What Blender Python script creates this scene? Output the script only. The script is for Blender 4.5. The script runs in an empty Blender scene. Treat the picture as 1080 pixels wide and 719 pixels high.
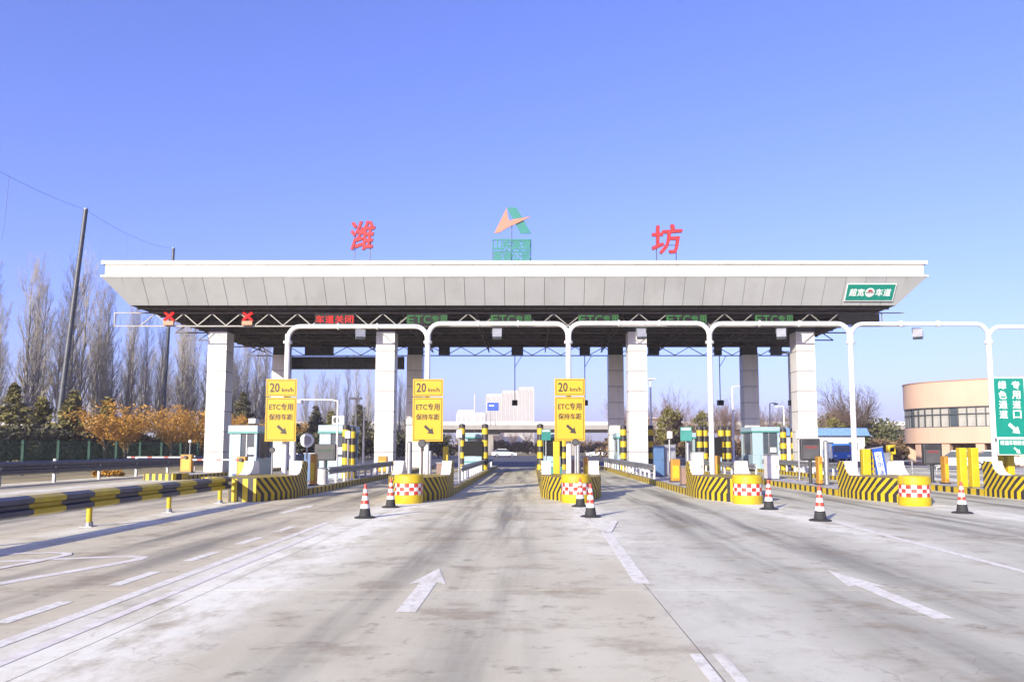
import bpy, math, random
from mathutils import Vector, Matrix
R = math.radians
SC = bpy.context.scene
COL = SC.collection

# ---------------------------------------------------------------- camera
CAM_H, F_PX, PITCH = 1.7, 800.0, R(5.0)
cd = bpy.data.cameras.new('camera')
cd.sensor_width = 36.0
cd.lens = F_PX / 1080 * 36
cd.shift_x = -20 / 1080
cd.shift_y = 42.5 / 1080
cd.clip_start = 0.1
cd.clip_end = 6000
cam = bpy.data.objects.new('camera', cd)
cam.location = (0, 0, CAM_H)
cam.rotation_euler = (R(90) + PITCH, 0, 0)
COL.objects.link(cam)
SC.camera = cam

# ---------------------------------------------------------------- sky, sun, exposure
SUN_AZ, SUN_EL = R(30), R(19)      # light travels to +Y, turned towards +X by SUN_AZ
W = bpy.data.worlds.new('World')
SC.world = W
W.use_nodes = True
nt = W.node_tree
for n in list(nt.nodes):
    nt.nodes.remove(n)
sky = nt.nodes.new('ShaderNodeTexSky')
sky.sky_type = 'NISHITA'
sky.sun_disc = False
sky.sun_elevation = SUN_EL
sky.sun_rotation = R(180) + SUN_AZ
sky.altitude = 0
sky.air_density = 1.0
sky.dust_density = 2.0
sky.ozone_density = 1.0
tint = nt.nodes.new('ShaderNodeMix')
tint.data_type = 'RGBA'
tint.blend_type = 'MULTIPLY'
tint.inputs[0].default_value = 1.0
tint.inputs[7].default_value = (0.905, 0.955, 1.95, 1)
bg = nt.nodes.new('ShaderNodeBackground')
bg.inputs[1].default_value = 0.10
wo = nt.nodes.new('ShaderNodeOutputWorld')
gam = nt.nodes.new('ShaderNodeGamma')      # evens the whole dome out a little
gam.inputs[1].default_value = 0.90
nt.links.new(sky.outputs[0], gam.inputs[0])
nt.links.new(gam.outputs[0], tint.inputs[6])
nt.links.new(tint.outputs[2], bg.inputs[0])
nt.links.new(bg.outputs[0], wo.inputs[0])

sl = bpy.data.lights.new('sun', 'SUN')
sl.energy = 5.0
sl.angle = R(0.5)
sl.color = (1.0, 0.92, 0.74)
so = bpy.data.objects.new('sun', sl)
ldir = Vector((math.sin(SUN_AZ) * math.cos(SUN_EL), math.cos(SUN_AZ) * math.cos(SUN_EL), -math.sin(SUN_EL)))
so.rotation_euler = ldir.to_track_quat('-Z', 'Y').to_euler()
so.location = (-40, -60, 60)
COL.objects.link(so)

SC.view_settings.view_transform = 'Standard'
SC.view_settings.look = 'None'
SC.view_settings.gamma = 1.0
SC.view_settings.use_curve_mapping = False
SC.view_settings.exposure = 0.93
SC.render.engine = 'CYCLES'
SC.cycles.max_bounces = 6
SC.cycles.transparent_max_bounces = 8

# ---------------------------------------------------------------- helpers: materials
class NT:
    def __init__(s, m):
        s.nt = m.node_tree
    def new(s, t, **kw):
        n = s.nt.nodes.new(t)
        for k, v in kw.items():
            setattr(n, k, v)
        return n
    def put(s, sock, v):
        if isinstance(v, bpy.types.NodeSocket):
            s.nt.links.new(v, sock)
        else:
            if sock.type == 'RGBA' and len(v) == 3:
                v = (*v, 1)
            sock.default_value = v
    def m(s, op, a, b=0.0, c=0.0):
        n = s.new('ShaderNodeMath', operation=op)
        s.put(n.inputs[0], a); s.put(n.inputs[1], b); s.put(n.inputs[2], c)
        return n.outputs[0]
    def mix(s, f, a, b, mode='MIX'):
        n = s.new('ShaderNodeMix', data_type='RGBA', blend_type=mode)
        s.put(n.inputs[0], f); s.put(n.inputs[6], a); s.put(n.inputs[7], b)
        return n.outputs[2]
    def noise(s, vec, scale, detail=4, rough=0.55):
        n = s.new('ShaderNodeTexNoise')
        s.put(n.inputs['Vector'], vec)
        n.inputs['Scale'].default_value = scale
        n.inputs['Detail'].default_value = detail
        n.inputs['Roughness'].default_value = rough
        return n.outputs['Fac']
    def ramp(s, f, a, b):
        n = s.new('ShaderNodeMapRange')
        n.interpolation_type = 'SMOOTHSTEP'
        s.put(n.inputs[0], f); n.inputs[1].default_value = a; n.inputs[2].default_value = b
        return n.outputs[0]
    def scaled(s, vec, sc):
        n = s.new('ShaderNodeMapping')
        s.put(n.inputs[0], vec); n.inputs[3].default_value = sc
        return n.outputs[0]
    def obj(s):
        return s.new('ShaderNodeTexCoord').outputs['Object']
    def pos(s):
        return s.new('ShaderNodeNewGeometry').outputs['Position']
    def xyz(s, v):
        n = s.new('ShaderNodeSeparateXYZ'); s.put(n.inputs[0], v)
        return n.outputs
    def bump(s, h, strength=0.2, dist=0.01):
        n = s.new('ShaderNodeBump')
        s.put(n.inputs['Height'], h); n.inputs['Strength'].default_value = strength
        n.inputs['Distance'].default_value = dist
        return n.outputs[0]

M = {}
def newmat(name):
    m = bpy.data.materials.new(name)
    m.use_nodes = True
    N = NT(m)
    b = m.node_tree.nodes['Principled BSDF']
    M[name] = m
    return m, N, b

def mat(name, col, rough=0.5, metal=0.0, var=0.12, scale=3.0, bump=0.0, bscale=60, dirt=0.0):
    m, N, b = newmat(name)
    o = N.obj()
    f = N.noise(o, scale, 5)
    c = N.mix(N.ramp(f, 0.3, 0.7), tuple(x * (1 - var) for x in col), tuple(min(1, x * (1 + var)) for x in col))
    oi = N.new('ShaderNodeObjectInfo').outputs['Random']
    c = N.mix(1.0, c, N.mix(oi, (0.97, 0.97, 0.975), (1.025, 1.022, 1.015)), 'MULTIPLY')
    if dirt:
        d = N.ramp(N.noise(N.scaled(o, (1, 1, .25)), scale * 1.7, 6, .65), .48, .75)
        c = N.mix(N.m('MULTIPLY', d, dirt), c, (0.13, 0.11, 0.09))
    N.put(b.inputs['Base Color'], c)
    r = N.m('ADD', rough - 0.08, N.m('MULTIPLY', N.noise(o, scale * 2.3, 3), 0.16))
    N.put(b.inputs['Roughness'], r)
    b.inputs['Metallic'].default_value = metal
    if bump:
        N.put(b.inputs['Normal'], N.bump(N.noise(o, bscale, 4), bump, .01))
    return m

YEL, BLK = (0.44, 0.315, 0.006), (0.022, 0.02, 0.022)
def stripemat(name, period, slant=0.0, z0=0.0, axis=1, ca=YEL, cb=BLK, duty=0.5, wear=0.35, rough=0.55):
    m, N, b = newmat(name)
    o = N.obj(); x = N.xyz(o)
    up = N.m('MAXIMUM', N.m('SUBTRACT', x[2], z0), 0.0)
    s = N.m('ADD', x[axis], N.m('MULTIPLY', up, slant))
    fr = N.m('FRACT', N.m('ADD', N.m('DIVIDE', s, period), 100.0))
    c = N.mix(N.m('GREATER_THAN', fr, duty), ca, cb)
    w = N.ramp(N.noise(o, 6, 6, .7), .55, .75)
    c = N.mix(N.m('MULTIPLY', w, wear), c, (0.20, 0.165, 0.11))
    N.put(b.inputs['Base Color'], c)
    b.inputs['Roughness'].default_value = rough
    return m

def leafmat(name, ca, cb, rough=0.75):
    m, N, b = newmat(name)
    g = N.new('ShaderNodeNewGeometry')
    f = N.m('ADD', N.m('MULTIPLY', g.outputs['Random Per Island'], .7), N.m('MULTIPLY', N.noise(N.obj(), 1.2, 3), .45))
    N.put(b.inputs['Base Color'], N.mix(f, ca, cb))
    b.inputs['Roughness'].default_value = rough
    return m

mat('white_paint', (0.60, 0.59, 0.57), .45, var=.05, dirt=.32)
mat('white_clad', (0.50, 0.485, 0.46), .42, var=.04, scale=.7, dirt=.24)
mat('grey_clad', (0.292, 0.302, 0.304), .45, var=.05, scale=.5, dirt=.20)
mat('joint_fill', (0.17, 0.15, 0.12), .9)
mat('dark_gap', (0.05, 0.05, 0.05), .8)
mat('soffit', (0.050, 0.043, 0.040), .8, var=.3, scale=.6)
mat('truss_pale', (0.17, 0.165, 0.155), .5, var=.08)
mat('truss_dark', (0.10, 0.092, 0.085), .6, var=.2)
mat('yellow_sign', (0.44, 0.275, 0.002), .6, var=.03)
mat('yellow_paint', (0.43, 0.31, 0.006), .45, var=.08, dirt=.42)
mat('yellow_post', (0.44, 0.32, 0.006), .45, var=.06, dirt=.12)
mat('orange_paint', (0.36, 0.17, 0.01), .45, var=.08, dirt=.12)
mat('orange_dull', (0.30, 0.10, 0.03), .5, var=.08)
mat('sign_black', (0.018, 0.013, 0.006), .5)
mat('sign_green', (0.002, 0.17, 0.125), .35, var=.05)
mat('sign_white', (0.60, 0.61, 0.60), .4, var=.02)
mat('sign_blue', (0.012, 0.06, 0.32), .4)
mat('red_letter', (0.28, 0.012, 0.018), .7, var=.1)
mat('teal_panel', (0.008, 0.14, 0.12), .4, var=.08)
mat('peach_panel', (0.36, 0.15, 0.09), .4, var=.05)
mat('steel', (0.26,0.26,0.27), .42, .75, var=.15)
mat('galv', (0.26, 0.265, 0.28), .5, .55, var=.15, dirt=.15)
mat('dark_steel', (0.055, 0.06, 0.07), .5, .2, var=.2)
mat('navy_rail', (0.055, 0.06, 0.085), .45, .3, var=.2, dirt=.1)
mat('black_plastic', (0.025, 0.025, 0.028), .5, var=.2)
mat('screen', (0.008, 0.008, 0.009), .6)
mat('grey_screen', (0.07, 0.07, 0.073), .45)
mat('booth_body', (0.25, 0.34, 0.39), .4, var=.04, dirt=.1)
mat('booth_trim', (0.04, 0.20, 0.18), .4)
mat('booth_shade', (0.16, 0.25, 0.33), .4)
mat('glass_dark', (0.045, 0.06, 0.075), .12)
mat('kerb_grey', (0.36, 0.35, 0.33), .8, var=.15, bump=.3, dirt=.3)
mat('deck_conc', (0.38, 0.365, 0.34), .85, var=.15, scale=1.2, bump=.3, dirt=.35)
mat('asphalt', (0.055, 0.056, 0.062), .85, var=.25, scale=.8, bump=.3)
mat('bark_grey', (0.225, 0.208, 0.182), .9, var=.3, scale=2)
mat('bark_brown', (0.075, 0.055, 0.043), .9, var=.3, scale=2)
mat('bark_red', (0.125, 0.078, 0.058), .9, var=.3, scale=2)
leafmat('leaf_orange', (0.20, 0.10, 0.014), (0.46, 0.235, 0.022))
leafmat('leaf_olive', (0.055, 0.055, 0.014), (0.19, 0.165, 0.04))
leafmat('leaf_dark', (0.026, 0.028, 0.014), (0.095, 0.088, 0.036))
leafmat('leaf_green', (0.035, 0.042, 0.016), (0.11, 0.11, 0.04))
leafmat('leaf_brown', (0.07, 0.045, 0.025), (0.16, 0.10, 0.05))
mat('twig_gold', (0.32, 0.155, 0.024), .8, var=.35, scale=1.0)
mat('fence_green', (0.003, 0.034, 0.02), .8)
mat('peach_wall', (0.42, 0.285, 0.205), .75, var=.05, scale=.4, dirt=.06)
mat('peach_dark', (0.27, 0.175, 0.12), .75, var=.08)
mat('curtain', (0.28, 0.275, 0.25), .3, var=.12, scale=1.5)
mat('roof_blue', (0.13, 0.24, 0.52), .45, var=.1)
mat('wall_white', (0.48, 0.47, 0.45), .7, var=.05, dirt=.1)
mat('car_white', (0.75, 0.75, 0.76), .25, var=.02)
mat('car_blue', (0.025, 0.14, 0.46), .3, var=.05)
mat('rubber', (0.02, 0.02, 0.02), .8)
mat('far_beige', (0.38, 0.36, 0.34), .8, var=.04, scale=.05)
mat('far_rib', (0.29, 0.275, 0.265), .8, var=.06, scale=.05)
mat('bridge_conc', (0.24, 0.225, 0.205), .85, var=.1, scale=.3, dirt=.2)
mat('brick_brown', (0.18, 0.11, 0.085), .8, var=.1)
mat('soil', (0.17, 0.135, 0.10), .95, var=.3, scale=.3, bump=.5)
mat('dry_grass', (0.26, 0.21, 0.09), .95, var=.3, scale=.5)
mat('cone_red', (0.44, 0.045, 0.022), .45, var=.08, dirt=.15)
mat('cone_white', (0.56, 0.55, 0.54), .45, var=.04, dirt=.2)
stripemat('block_stripe', 0.285, 1.0, 0.24, wear=.42)
stripemat('kerb_stripe', 0.56, 0, 0, ca=(0.42, 0.30, 0.01), wear=.4, duty=.62)
stripemat('nose_stripe', 0.34, 0, 0, axis=0)
stripemat('post_stripe', 0.80, 0, 0, axis=2)
stripemat('arm_stripe', 0.9, 0, 0, axis=0, ca=(0.5, 0.49, 0.48), cb=(0.34, 0.06, 0.04), duty=.72)

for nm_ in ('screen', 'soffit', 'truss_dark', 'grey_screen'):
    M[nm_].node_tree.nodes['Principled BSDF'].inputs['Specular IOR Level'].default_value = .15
def emitmat(name, col, st):
    m, N, b = newmat(name)
    f = N.noise(N.obj(), 40, 2)
    N.put(b.inputs['Base Color'], (0.02, 0.02, 0.02))
    N.put(b.inputs['Emission Color'], N.mix(f, tuple(c * .6 for c in col), col))
    b.inputs['Specular IOR Level'].default_value = .1
    b.inputs['Roughness'].default_value = .9
    b.inputs['Emission Strength'].default_value = st
    return m
emitmat('led_red', (1.0, 0.02, 0.015), .75)
emitmat('led_green', (0.10, 0.75, 0.14), .20)
emitmat('led_dimred', (0.9, 0.03, 0.03), .45)

# checkered reflective band on the drums
m, N, b = newmat('check_band')
o = N.obj(); x = N.xyz(o)
ang = N.m('ARCTAN2', x[1], x[0])
ca = N.m('FLOOR', N.m('MULTIPLY', ang, 18 / (2 * math.pi)))
cz = N.m('FLOOR', N.m('DIVIDE', x[2], 0.115))
par = N.m('FRACT', N.m('MULTIPLY', N.m('ADD', N.m('ADD', ca, cz), 100.0), 0.5))
N.put(b.inputs['Base Color'], N.mix(N.m('GREATER_THAN', par, .25), (0.56, 0.55, 0.54), (0.42, 0.035, 0.02)))
b.inputs['Roughness'].default_value = .4

# stained plaza concrete, in metres of the place
def concrete(name):
    m, N, b = newmat(name)
    p = N.pos(); x = N.xyz(p)
    big = N.noise(N.scaled(p, (.35, .22, 1)), 1.0, 5, .6)
    col = N.mix(N.ramp(big, .3, .7), (0.49, 0.435, 0.325), (0.585, 0.545, 0.435))
    # right-hand bays poured in a cooler grey mix
    side = N.ramp(N.m('ADD', x[0], N.m('MULTIPLY', N.noise(p, .8, 2), .1)), 1.40, 1.52)
    col = N.mix(N.m('MULTIPLY', side, .75), col, N.mix(big, (0.42, 0.405, 0.34), (0.51, 0.49, 0.415)))
    # browner bays left of the double line
    brn = N.m('SUBTRACT', 1.0, N.ramp(x[0], -4.72, -4.62))
    col = N.mix(N.m('MULTIPLY', brn, .8), col, N.mix(big, (0.46, 0.385, 0.27), (0.57, 0.50, 0.375)))
    # tyre-darkened wheel paths in each lane
    u = N.m('FRACT', N.m('ADD', N.m('DIVIDE', N.m('SUBTRACT', x[0], 1.4), 5.25), 50.0))
    d1 = N.m('ABSOLUTE', N.m('SUBTRACT', N.m('ABSOLUTE', N.m('SUBTRACT', u, .52)), .12))
    track = N.m('SUBTRACT', 1.0, N.ramp(d1, .02, .16))
    tn = N.ramp(N.noise(N.scaled(p, (1.4, .10, 1)), 1.3, 4), .36, .68)
    far = N.ramp(x[1], 8, 17)
    tk = N.m('MULTIPLY', N.m('MULTIPLY', track, tn), N.m('ADD', .55, N.m('MULTIPLY', far, .42)))
    col = N.mix(tk, col, (0.15, 0.138, 0.118))
    # brown patches
    pt = N.ramp(N.noise(N.scaled(p, (.75, .85, 1)), 1.0, 7, .68), .50, .68)
    col = N.mix(N.m('MULTIPLY', pt, .66), col, (0.235, 0.18, 0.12))
    pt2 = N.ramp(N.noise(N.scaled(p, (1.2, 1.3, 1)), 2.0, 7, .72), .55, .68)
    col = N.mix(N.m('MULTIPLY', pt2, .65), col, (0.20, 0.165, 0.125))
    # chalky dust swept to the lane edges
    def band(c, w):
        return N.m('SUBTRACT', 1.0, N.ramp(N.m('ABSOLUTE', N.m('SUBTRACT', x[0], c)), w * .25, w))
    bn = N.m('MAXIMUM', band(-3.7, 1.25), N.m('MULTIPLY', band(2.0, 1.0), .35))
    e = N.m('SUBTRACT', 1.0, N.ramp(N.m('ABSOLUTE', N.m('SUBTRACT', u, N.m('ROUND', u))), .03, .20))
    bn = N.m('MAXIMUM', bn, N.m('MULTIPLY', e, N.m('MULTIPLY', far, .9)))
    dn = N.ramp(N.noise(N.scaled(p, (1.0, .45, 1)), 1.5, 7, .68), .36, .56)
    dn2 = N.ramp(N.noise(N.scaled(p, (1.6, .9, 1)), 4.0, 7, .75), .30, .55)
    col = N.mix(N.m('MULTIPLY', N.m('MULTIPLY', bn, N.m('ADD', N.m('MULTIPLY', dn, .35), N.m('MULTIPLY', N.m('MULTIPLY', dn, dn2), .5))), 1.0), col, (0.80, 0.765, 0.675))
    # fine cross-brushed streaks and grit
    st = N.noise(N.scaled(p, (.9, 6, 1)), 1.6, 5, .65)
    col = N.mix(N.m('MULTIPLY', N.ramp(st, .35, .75), .16), col, (0.58, 0.545, 0.46))
    gr = N.noise(p, 38, 3, .7)
    vo = N.new('ShaderNodeTexVoronoi', feature='DISTANCE_TO_EDGE')
    wob = N.new('ShaderNodeVectorMath', operation='ADD')
    nz = N.new('ShaderNodeTexNoise'); N.put(nz.inputs['Vector'], p); nz.inputs['Scale'].default_value = 1.3; nz.inputs['Detail'].default_value = 5
    N.put(wob.inputs[0], N.scaled(p, (.30, .21, 1))); N.put(wob.inputs[1], N.scaled(nz.outputs['Color'], (.35, .35, 0)))
    N.put(vo.inputs['Vector'], wob.outputs[0]); vo.inputs['Scale'].default_value = 1.0
    crk = N.m('SUBTRACT', 1.0, N.ramp(vo.outputs['Distance'], .0008, .0032))
    crk = N.m('MULTIPLY', crk, N.ramp(N.noise(p, .5, 2), .48, .60))
    col = N.mix(N.m('MULTIPLY', crk, .32), col, (0.14, 0.12, 0.10))
    vd = N.new('ShaderNodeTexVoronoi', feature='F1'); N.put(vd.inputs['Vector'], N.scaled(p, (1, .8, 1))); vd.inputs['Scale'].default_value = 1.5
    drip = N.m('SUBTRACT', 1.0, N.ramp(N.m('ADD', vd.outputs['Distance'], N.m('MULTIPLY', N.noise(p, 9, 4), .12)), .07, .16))
    drip = N.m('MULTIPLY', drip, N.ramp(N.noise(p, .7, 3), .50, .62))
    col = N.mix(N.m('MULTIPLY', drip, .55), col, (0.13, 0.115, 0.10))
    col = N.mix(N.m('MULTIPLY', N.ramp(gr, .5, .8), .22), col, (0.27, 0.24, 0.20))
    col = N.mix(1.0, col, (0.985, 1.005, 0.93), 'MULTIPLY')
    N.put(b.inputs['Base Color'], col)
    N.put(b.inputs['Roughness'], N.m('ADD', .72, N.m('MULTIPLY', big, .2)))
    b.inputs['Specular IOR Level'].default_value = .22
    N.put(b.inputs['Normal'], N.bump(N.m('ADD', gr, N.m('MULTIPLY', st, .8)), .35, .006))
    return m
concrete('plaza_concrete')

# worn road paint
m, N, b = newmat('road_paint')
p = N.pos()
w = N.m('MAXIMUM', N.ramp(N.noise(p, 8, 8, .75), .46, .62), N.ramp(N.noise(N.scaled(p, (2.2, .5, 1)), 1.6, 5), .52, .70))
N.put(b.inputs['Base Color'], N.mix(N.m('MULTIPLY', w, .72), (0.72, 0.69, 0.58), (0.47, 0.43, 0.34)))
b.inputs['Specular IOR Level'].default_value = .2
b.inputs['Roughness'].default_value = .6
m, N, b = newmat('road_paint_faded')
p = N.pos()
w = N.ramp(N.noise(p, 5, 7, .7), .35, .62)
N.put(b.inputs['Base Color'], N.mix(N.m('MULTIPLY', w, .8), (0.74, 0.70, 0.62), (0.55, 0.50, 0.41)))
b.inputs['Roughness'].default_value = .7
b.inputs['Specular IOR Level'].default_value = .2

# ---------------------------------------------------------------- helpers: meshes
class MB:
    def __init__(s):
        s.v = []; s.f = []
    def add(s, vs, fs):
        o = len(s.v)
        s.v += [tuple(v) for v in vs]
        s.f += [tuple(i + o for i in f) for f in fs]
        return s
    def box(s, c, d, rz=0.0, top=(1, 1)):
        x, y, z = d[0] / 2, d[1] / 2, d[2] / 2
        ca, sa = math.cos(rz), math.sin(rz)
        vs = []
        for sz in (-1, 1):
            tx, ty = top if sz > 0 else (1, 1)
            for sx, sy in ((-1, -1), (1, -1), (1, 1), (-1, 1)):
                a, b_ = sx * x * tx, sy * y * ty
                vs.append((c[0] + a * ca - b_ * sa, c[1] + a * sa + b_ * ca, c[2] + sz * z))
        return s.add(vs, [(3, 2, 1, 0), (4, 5, 6, 7), (0, 1, 5, 4), (1, 2, 6, 5), (2, 3, 7, 6), (3, 0, 4, 7)])
    def slab(s, quad, off):
        # quad: 4 points counter-clockwise seen from the outside, off: vector to the back
        off = Vector(off)
        vs = [Vector(q) for q in quad]
        vs += [v + off for v in vs]
        return s.add(vs, [(0, 1, 2, 3), (7, 6, 5, 4), (1, 0, 4, 5), (2, 1, 5, 6), (3, 2, 6, 7), (0, 3, 7, 4)])
    def tube(s, pts, rad, n=8, cap=True):
        pts = [Vector(p) for p in pts]
        if not isinstance(rad, (list, tuple)):
            rad = [rad] * len(pts)
        vs = []; fs = []
        prev = None
        for i, p in enumerate(pts):
            t = (pts[min(i + 1, len(pts) - 1)] - pts[max(i - 1, 0)])
            t.normalize()
            if prev is None:
                a = t.orthogonal().normalized()
            else:
                a = prev - t * prev.dot(t)
                a = a.normalized() if a.length > 1e-5 else t.orthogonal().normalized()
            prev = a
            b_ = t.cross(a)
            for k in range(n):
                g = 2 * math.pi * k / n
                vs.append(p + (a * math.cos(g) + b_ * math.sin(g)) * rad[i])
        for i in range(len(pts) - 1):
            for k in range(n):
                fs.append((i * n + k, i * n + (k + 1) % n, (i + 1) * n + (k + 1) % n, (i + 1) * n + k))
        if cap:
            fs.append(tuple(range(n - 1, -1, -1)))
            fs.append(tuple(range((len(pts) - 1) * n, len(pts) * n)))
        return s.add(vs, fs)
    def bar(s, a, b_, w, h=None):
        # square bar between two points
        a, b_ = Vector(a), Vector(b_)
        h = h or w
        t = (b_ - a).normalized()
        up = Vector((0, 0, 1)) if abs(t.z) < .95 else Vector((0, 1, 0))
        sx = t.cross(up).normalized() * w / 2
        sy = sx.cross(t).normalized() * h / 2
        vs = [a - sx - sy, a + sx - sy, a + sx + sy, a - sx + sy, b_ - sx - sy, b_ + sx - sy, b_ + sx + sy, b_ - sx + sy]
        return s.add(vs, [(3, 2, 1, 0), (4, 5, 6, 7), (0, 1, 5, 4), (1, 2, 6, 5), (2, 3, 7, 6), (3, 0, 4, 7)])
    def lathe(s, prof, n=20, c=(0, 0, 0)):
        vs = []; fs = []
        for r, z in prof:
            for k in range(n):
                g = 2 * math.pi * k / n
                vs.append((c[0] + r * math.cos(g), c[1] + r * math.sin(g), c[2] + z))
        for i in range(len(prof) - 1):
            for k in range(n):
                fs.append((i * n + k, i * n + (k + 1) % n, (i + 1) * n + (k + 1) % n, (i + 1) * n + k))
        fs.append(tuple(range(n - 1, -1, -1)))
        fs.append(tuple(range((len(prof) - 1) * n, len(prof) * n)))
        return s.add(vs, fs)
    def prism(s, poly, axis, a, b_):
        # polygon in the plane across `axis`, extruded from a to b_
        def P(q, t):
            if axis == 0: return (t, q[0], q[1])
            if axis == 1: return (q[0], t, q[1])
            return (q[0], q[1], t)
        n = len(poly)
        vs = [P(q, a) for q in poly] + [P(q, b_) for q in poly]
        fs = [tuple(range(n - 1, -1, -1)), tuple(range(n, 2 * n))]
        fs += [(i, (i + 1) % n, n + (i + 1) % n, n + i) for i in range(n)]
        return s.add(vs, fs)
    def mesh(s, name, smooth=None, fix=True):
        me = bpy.data.meshes.new(name)
        me.from_pydata(s.v, [], s.f)
        if fix:
            import bmesh
            bm = bmesh.new(); bm.from_mesh(me)
            bmesh.ops.recalc_face_normals(bm, faces=bm.faces)
            bm.to_mesh(me); bm.free()
        if smooth:
            me.shade_smooth()
            me.set_sharp_from_angle(angle=R(smooth))
        return me
    def build(s, name, material, parent=None, loc=(0, 0, 0), smooth=None, fix=True):
        me = s.mesh(name, smooth, fix)
        me.materials.append(M[material])
        return link(name, me, parent, loc)

def link(name, me, parent=None, loc=(0, 0, 0)):
    o = bpy.data.objects.new(name, me)
    COL.objects.link(o)
    o.location = loc
    if parent is not None:
        o.parent = parent
    return o

def tag(o, label, cat, group=None):
    o['label'] = label; o['category'] = cat
    if group:
        o['group'] = group
    return o

def thing(name, label, cat, loc=(0, 0, 0), rz=0.0, group=None):
    o = bpy.data.objects.new(name, None)
    COL.objects.link(o)
    o.location = loc
    o.rotation_euler = (0, 0, rz)
    o.empty_display_size = .3
    return tag(o, label, cat, group)

def struct(o):
    o['kind'] = 'structure'
    return o

KIDS = {}
def copy_tree(o, parent=None):
    c = o.copy()
    COL.objects.link(c)
    c.parent = parent
    for ch in o.children:
        copy_tree(ch, c)
    return c

def box(name, material, parent, c, d, rz=0.0, top=(1, 1)):
    return MB().box((0, 0, 0), d, rz, top).build(name, material, parent, c)

def bevel_box(name, material, parent, c, d, r=.02):
    o = box(name, material, parent, c, d)
    md = o.modifiers.new('bevel', 'BEVEL'); md.width = r; md.segments = 2; md.limit_method = 'ANGLE'
    return o

TEXTS = {}
def text_mesh(body, w, h, depth=.006, bold=0.0):
    key = (body, w, h, depth, bold)
    if key in TEXTS:
        return TEXTS[key]
    cu = bpy.data.curves.new('lettering', 'FONT')
    cu.body = body
    cu.size = 1.0
    cu.align_x = 'CENTER'
    cu.extrude = .02
    cu.offset = 0.0
    cu.resolution_u = 2
    to = bpy.data.objects.new('lettering', cu)
    COL.objects.link(to)
    dg = bpy.context.evaluated_depsgraph_get()
    me = bpy.data.meshes.new_from_object(to.evaluated_get(dg))
    bpy.data.objects.remove(to)
    bpy.data.curves.remove(cu)
    xs = [v.co.x for v in me.vertices]; ys = [v.co.y for v in me.vertices]
    cx, cy = (min(xs) + max(xs)) / 2, (min(ys) + max(ys)) / 2
    sx, sy = w / max(1e-6, max(xs) - min(xs)), h / max(1e-6, max(ys) - min(ys))
    for v in me.vertices:
        x, y, z = (v.co.x - cx) * sx, (v.co.y - cy) * sy, v.co.z / .02 * depth
        v.co = (x, -z, y)          # stands in XZ, faces -Y
    me.materials.clear()
    if bold:
        vs = [v.co.copy() for v in me.vertices]; ps = [tuple(p.vertices) for p in me.polygons]
        V = []; P_ = []
        for k, (dx, dz) in enumerate(((0, 0), (-1, -.6), (1, .6), (.6, -1), (-.6, 1))):
            o_ = len(V)
            V += [(v.x + dx * bold * h, v.y + (.0012 * k if v.y < 0 else -.0012 * k), v.z + dz * bold * h) for v in vs]
            P_ += [tuple(i + o_ for i in p) for p in ps]
        me = bpy.data.meshes.new('lettering')
        me.from_pydata(V, [], P_)
    TEXTS[key] = me
    return me

def lettering(body, w, h, material, parent, loc, depth=.006, bold=0.0, name='lettering'):
    me = text_mesh(body, w, h, depth, bold).copy()
    me.name = name
    me.materials.append(M[material])
    return link(name, me, parent, loc)

def arrow_down_right(size, material, parent, loc, depth=.012):
    # arrow pointing down to the right, in XZ, facing -Y
    pts = [(-.5, .11), (.05, .11), (.05, .30), (.5, 0), (.05, -.30), (.05, -.11), (-.5, -.11)]
    ca, sa = math.cos(R(-42)), math.sin(R(-42))
    pts = [((x * ca - z * sa) * size, (x * sa + z * ca) * size) for x, z in pts]
    return MB().prism(pts, 1, -depth, 0).build('arrow', material, parent, loc)

ORD = ['first', 'second', 'third', 'fourth', 'fifth', 'sixth', 'seventh', 'eighth', 'ninth', 'tenth', 'eleventh', 'twelfth',
       'thirteenth', 'fourteenth', 'fifteenth', 'sixteenth', 'seventeenth', 'eighteenth', 'nineteenth', 'twentieth',
       'twenty-first', 'twenty-second', 'twenty-third', 'twenty-fourth', 'twenty-fifth', 'twenty-sixth', 'twenty-seventh',
       'twenty-eighth', 'twenty-ninth', 'thirtieth', 'thirty-first', 'thirty-second', 'thirty-third', 'thirty-fourth',
       'thirty-fifth', 'thirty-sixth', 'thirty-seventh', 'thirty-eighth', 'thirty-ninth', 'fortieth', 'forty-first', 'forty-second']

ORD += ['forty-' + o for o in ORD[2:9]] + ['fiftieth'] + ['fifty-' + o for o in ORD[:9]]
PITCH_X = 5.25
ISL = [1.4 + PITCH_X * (k - 4) for k in range(8)]        # island centre lines, k = 0..7 from the left
LANE = [ISL[0] - 2.7] + [(ISL[k] + ISL[k + 1]) / 2 for k in range(7)] + [ISL[7] + 2.6]
#@@SETTING
# ================================================================ THE SETTING
def sheet(name, x0, x1, y0, y1, z, material):
    return struct(MB().add([(x0, y0, z), (x1, y0, z), (x1, y1, z), (x0, y1, z)], [(0, 1, 2, 3)]).build(name, material, fix=False))

sheet('ground', -2500, 2500, -300, 4500, -0.06, 'soil')
plaza = sheet('plaza_pavement', -24.85, 33.0, -30, 68, -0.0015, 'joint_fill')
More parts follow.
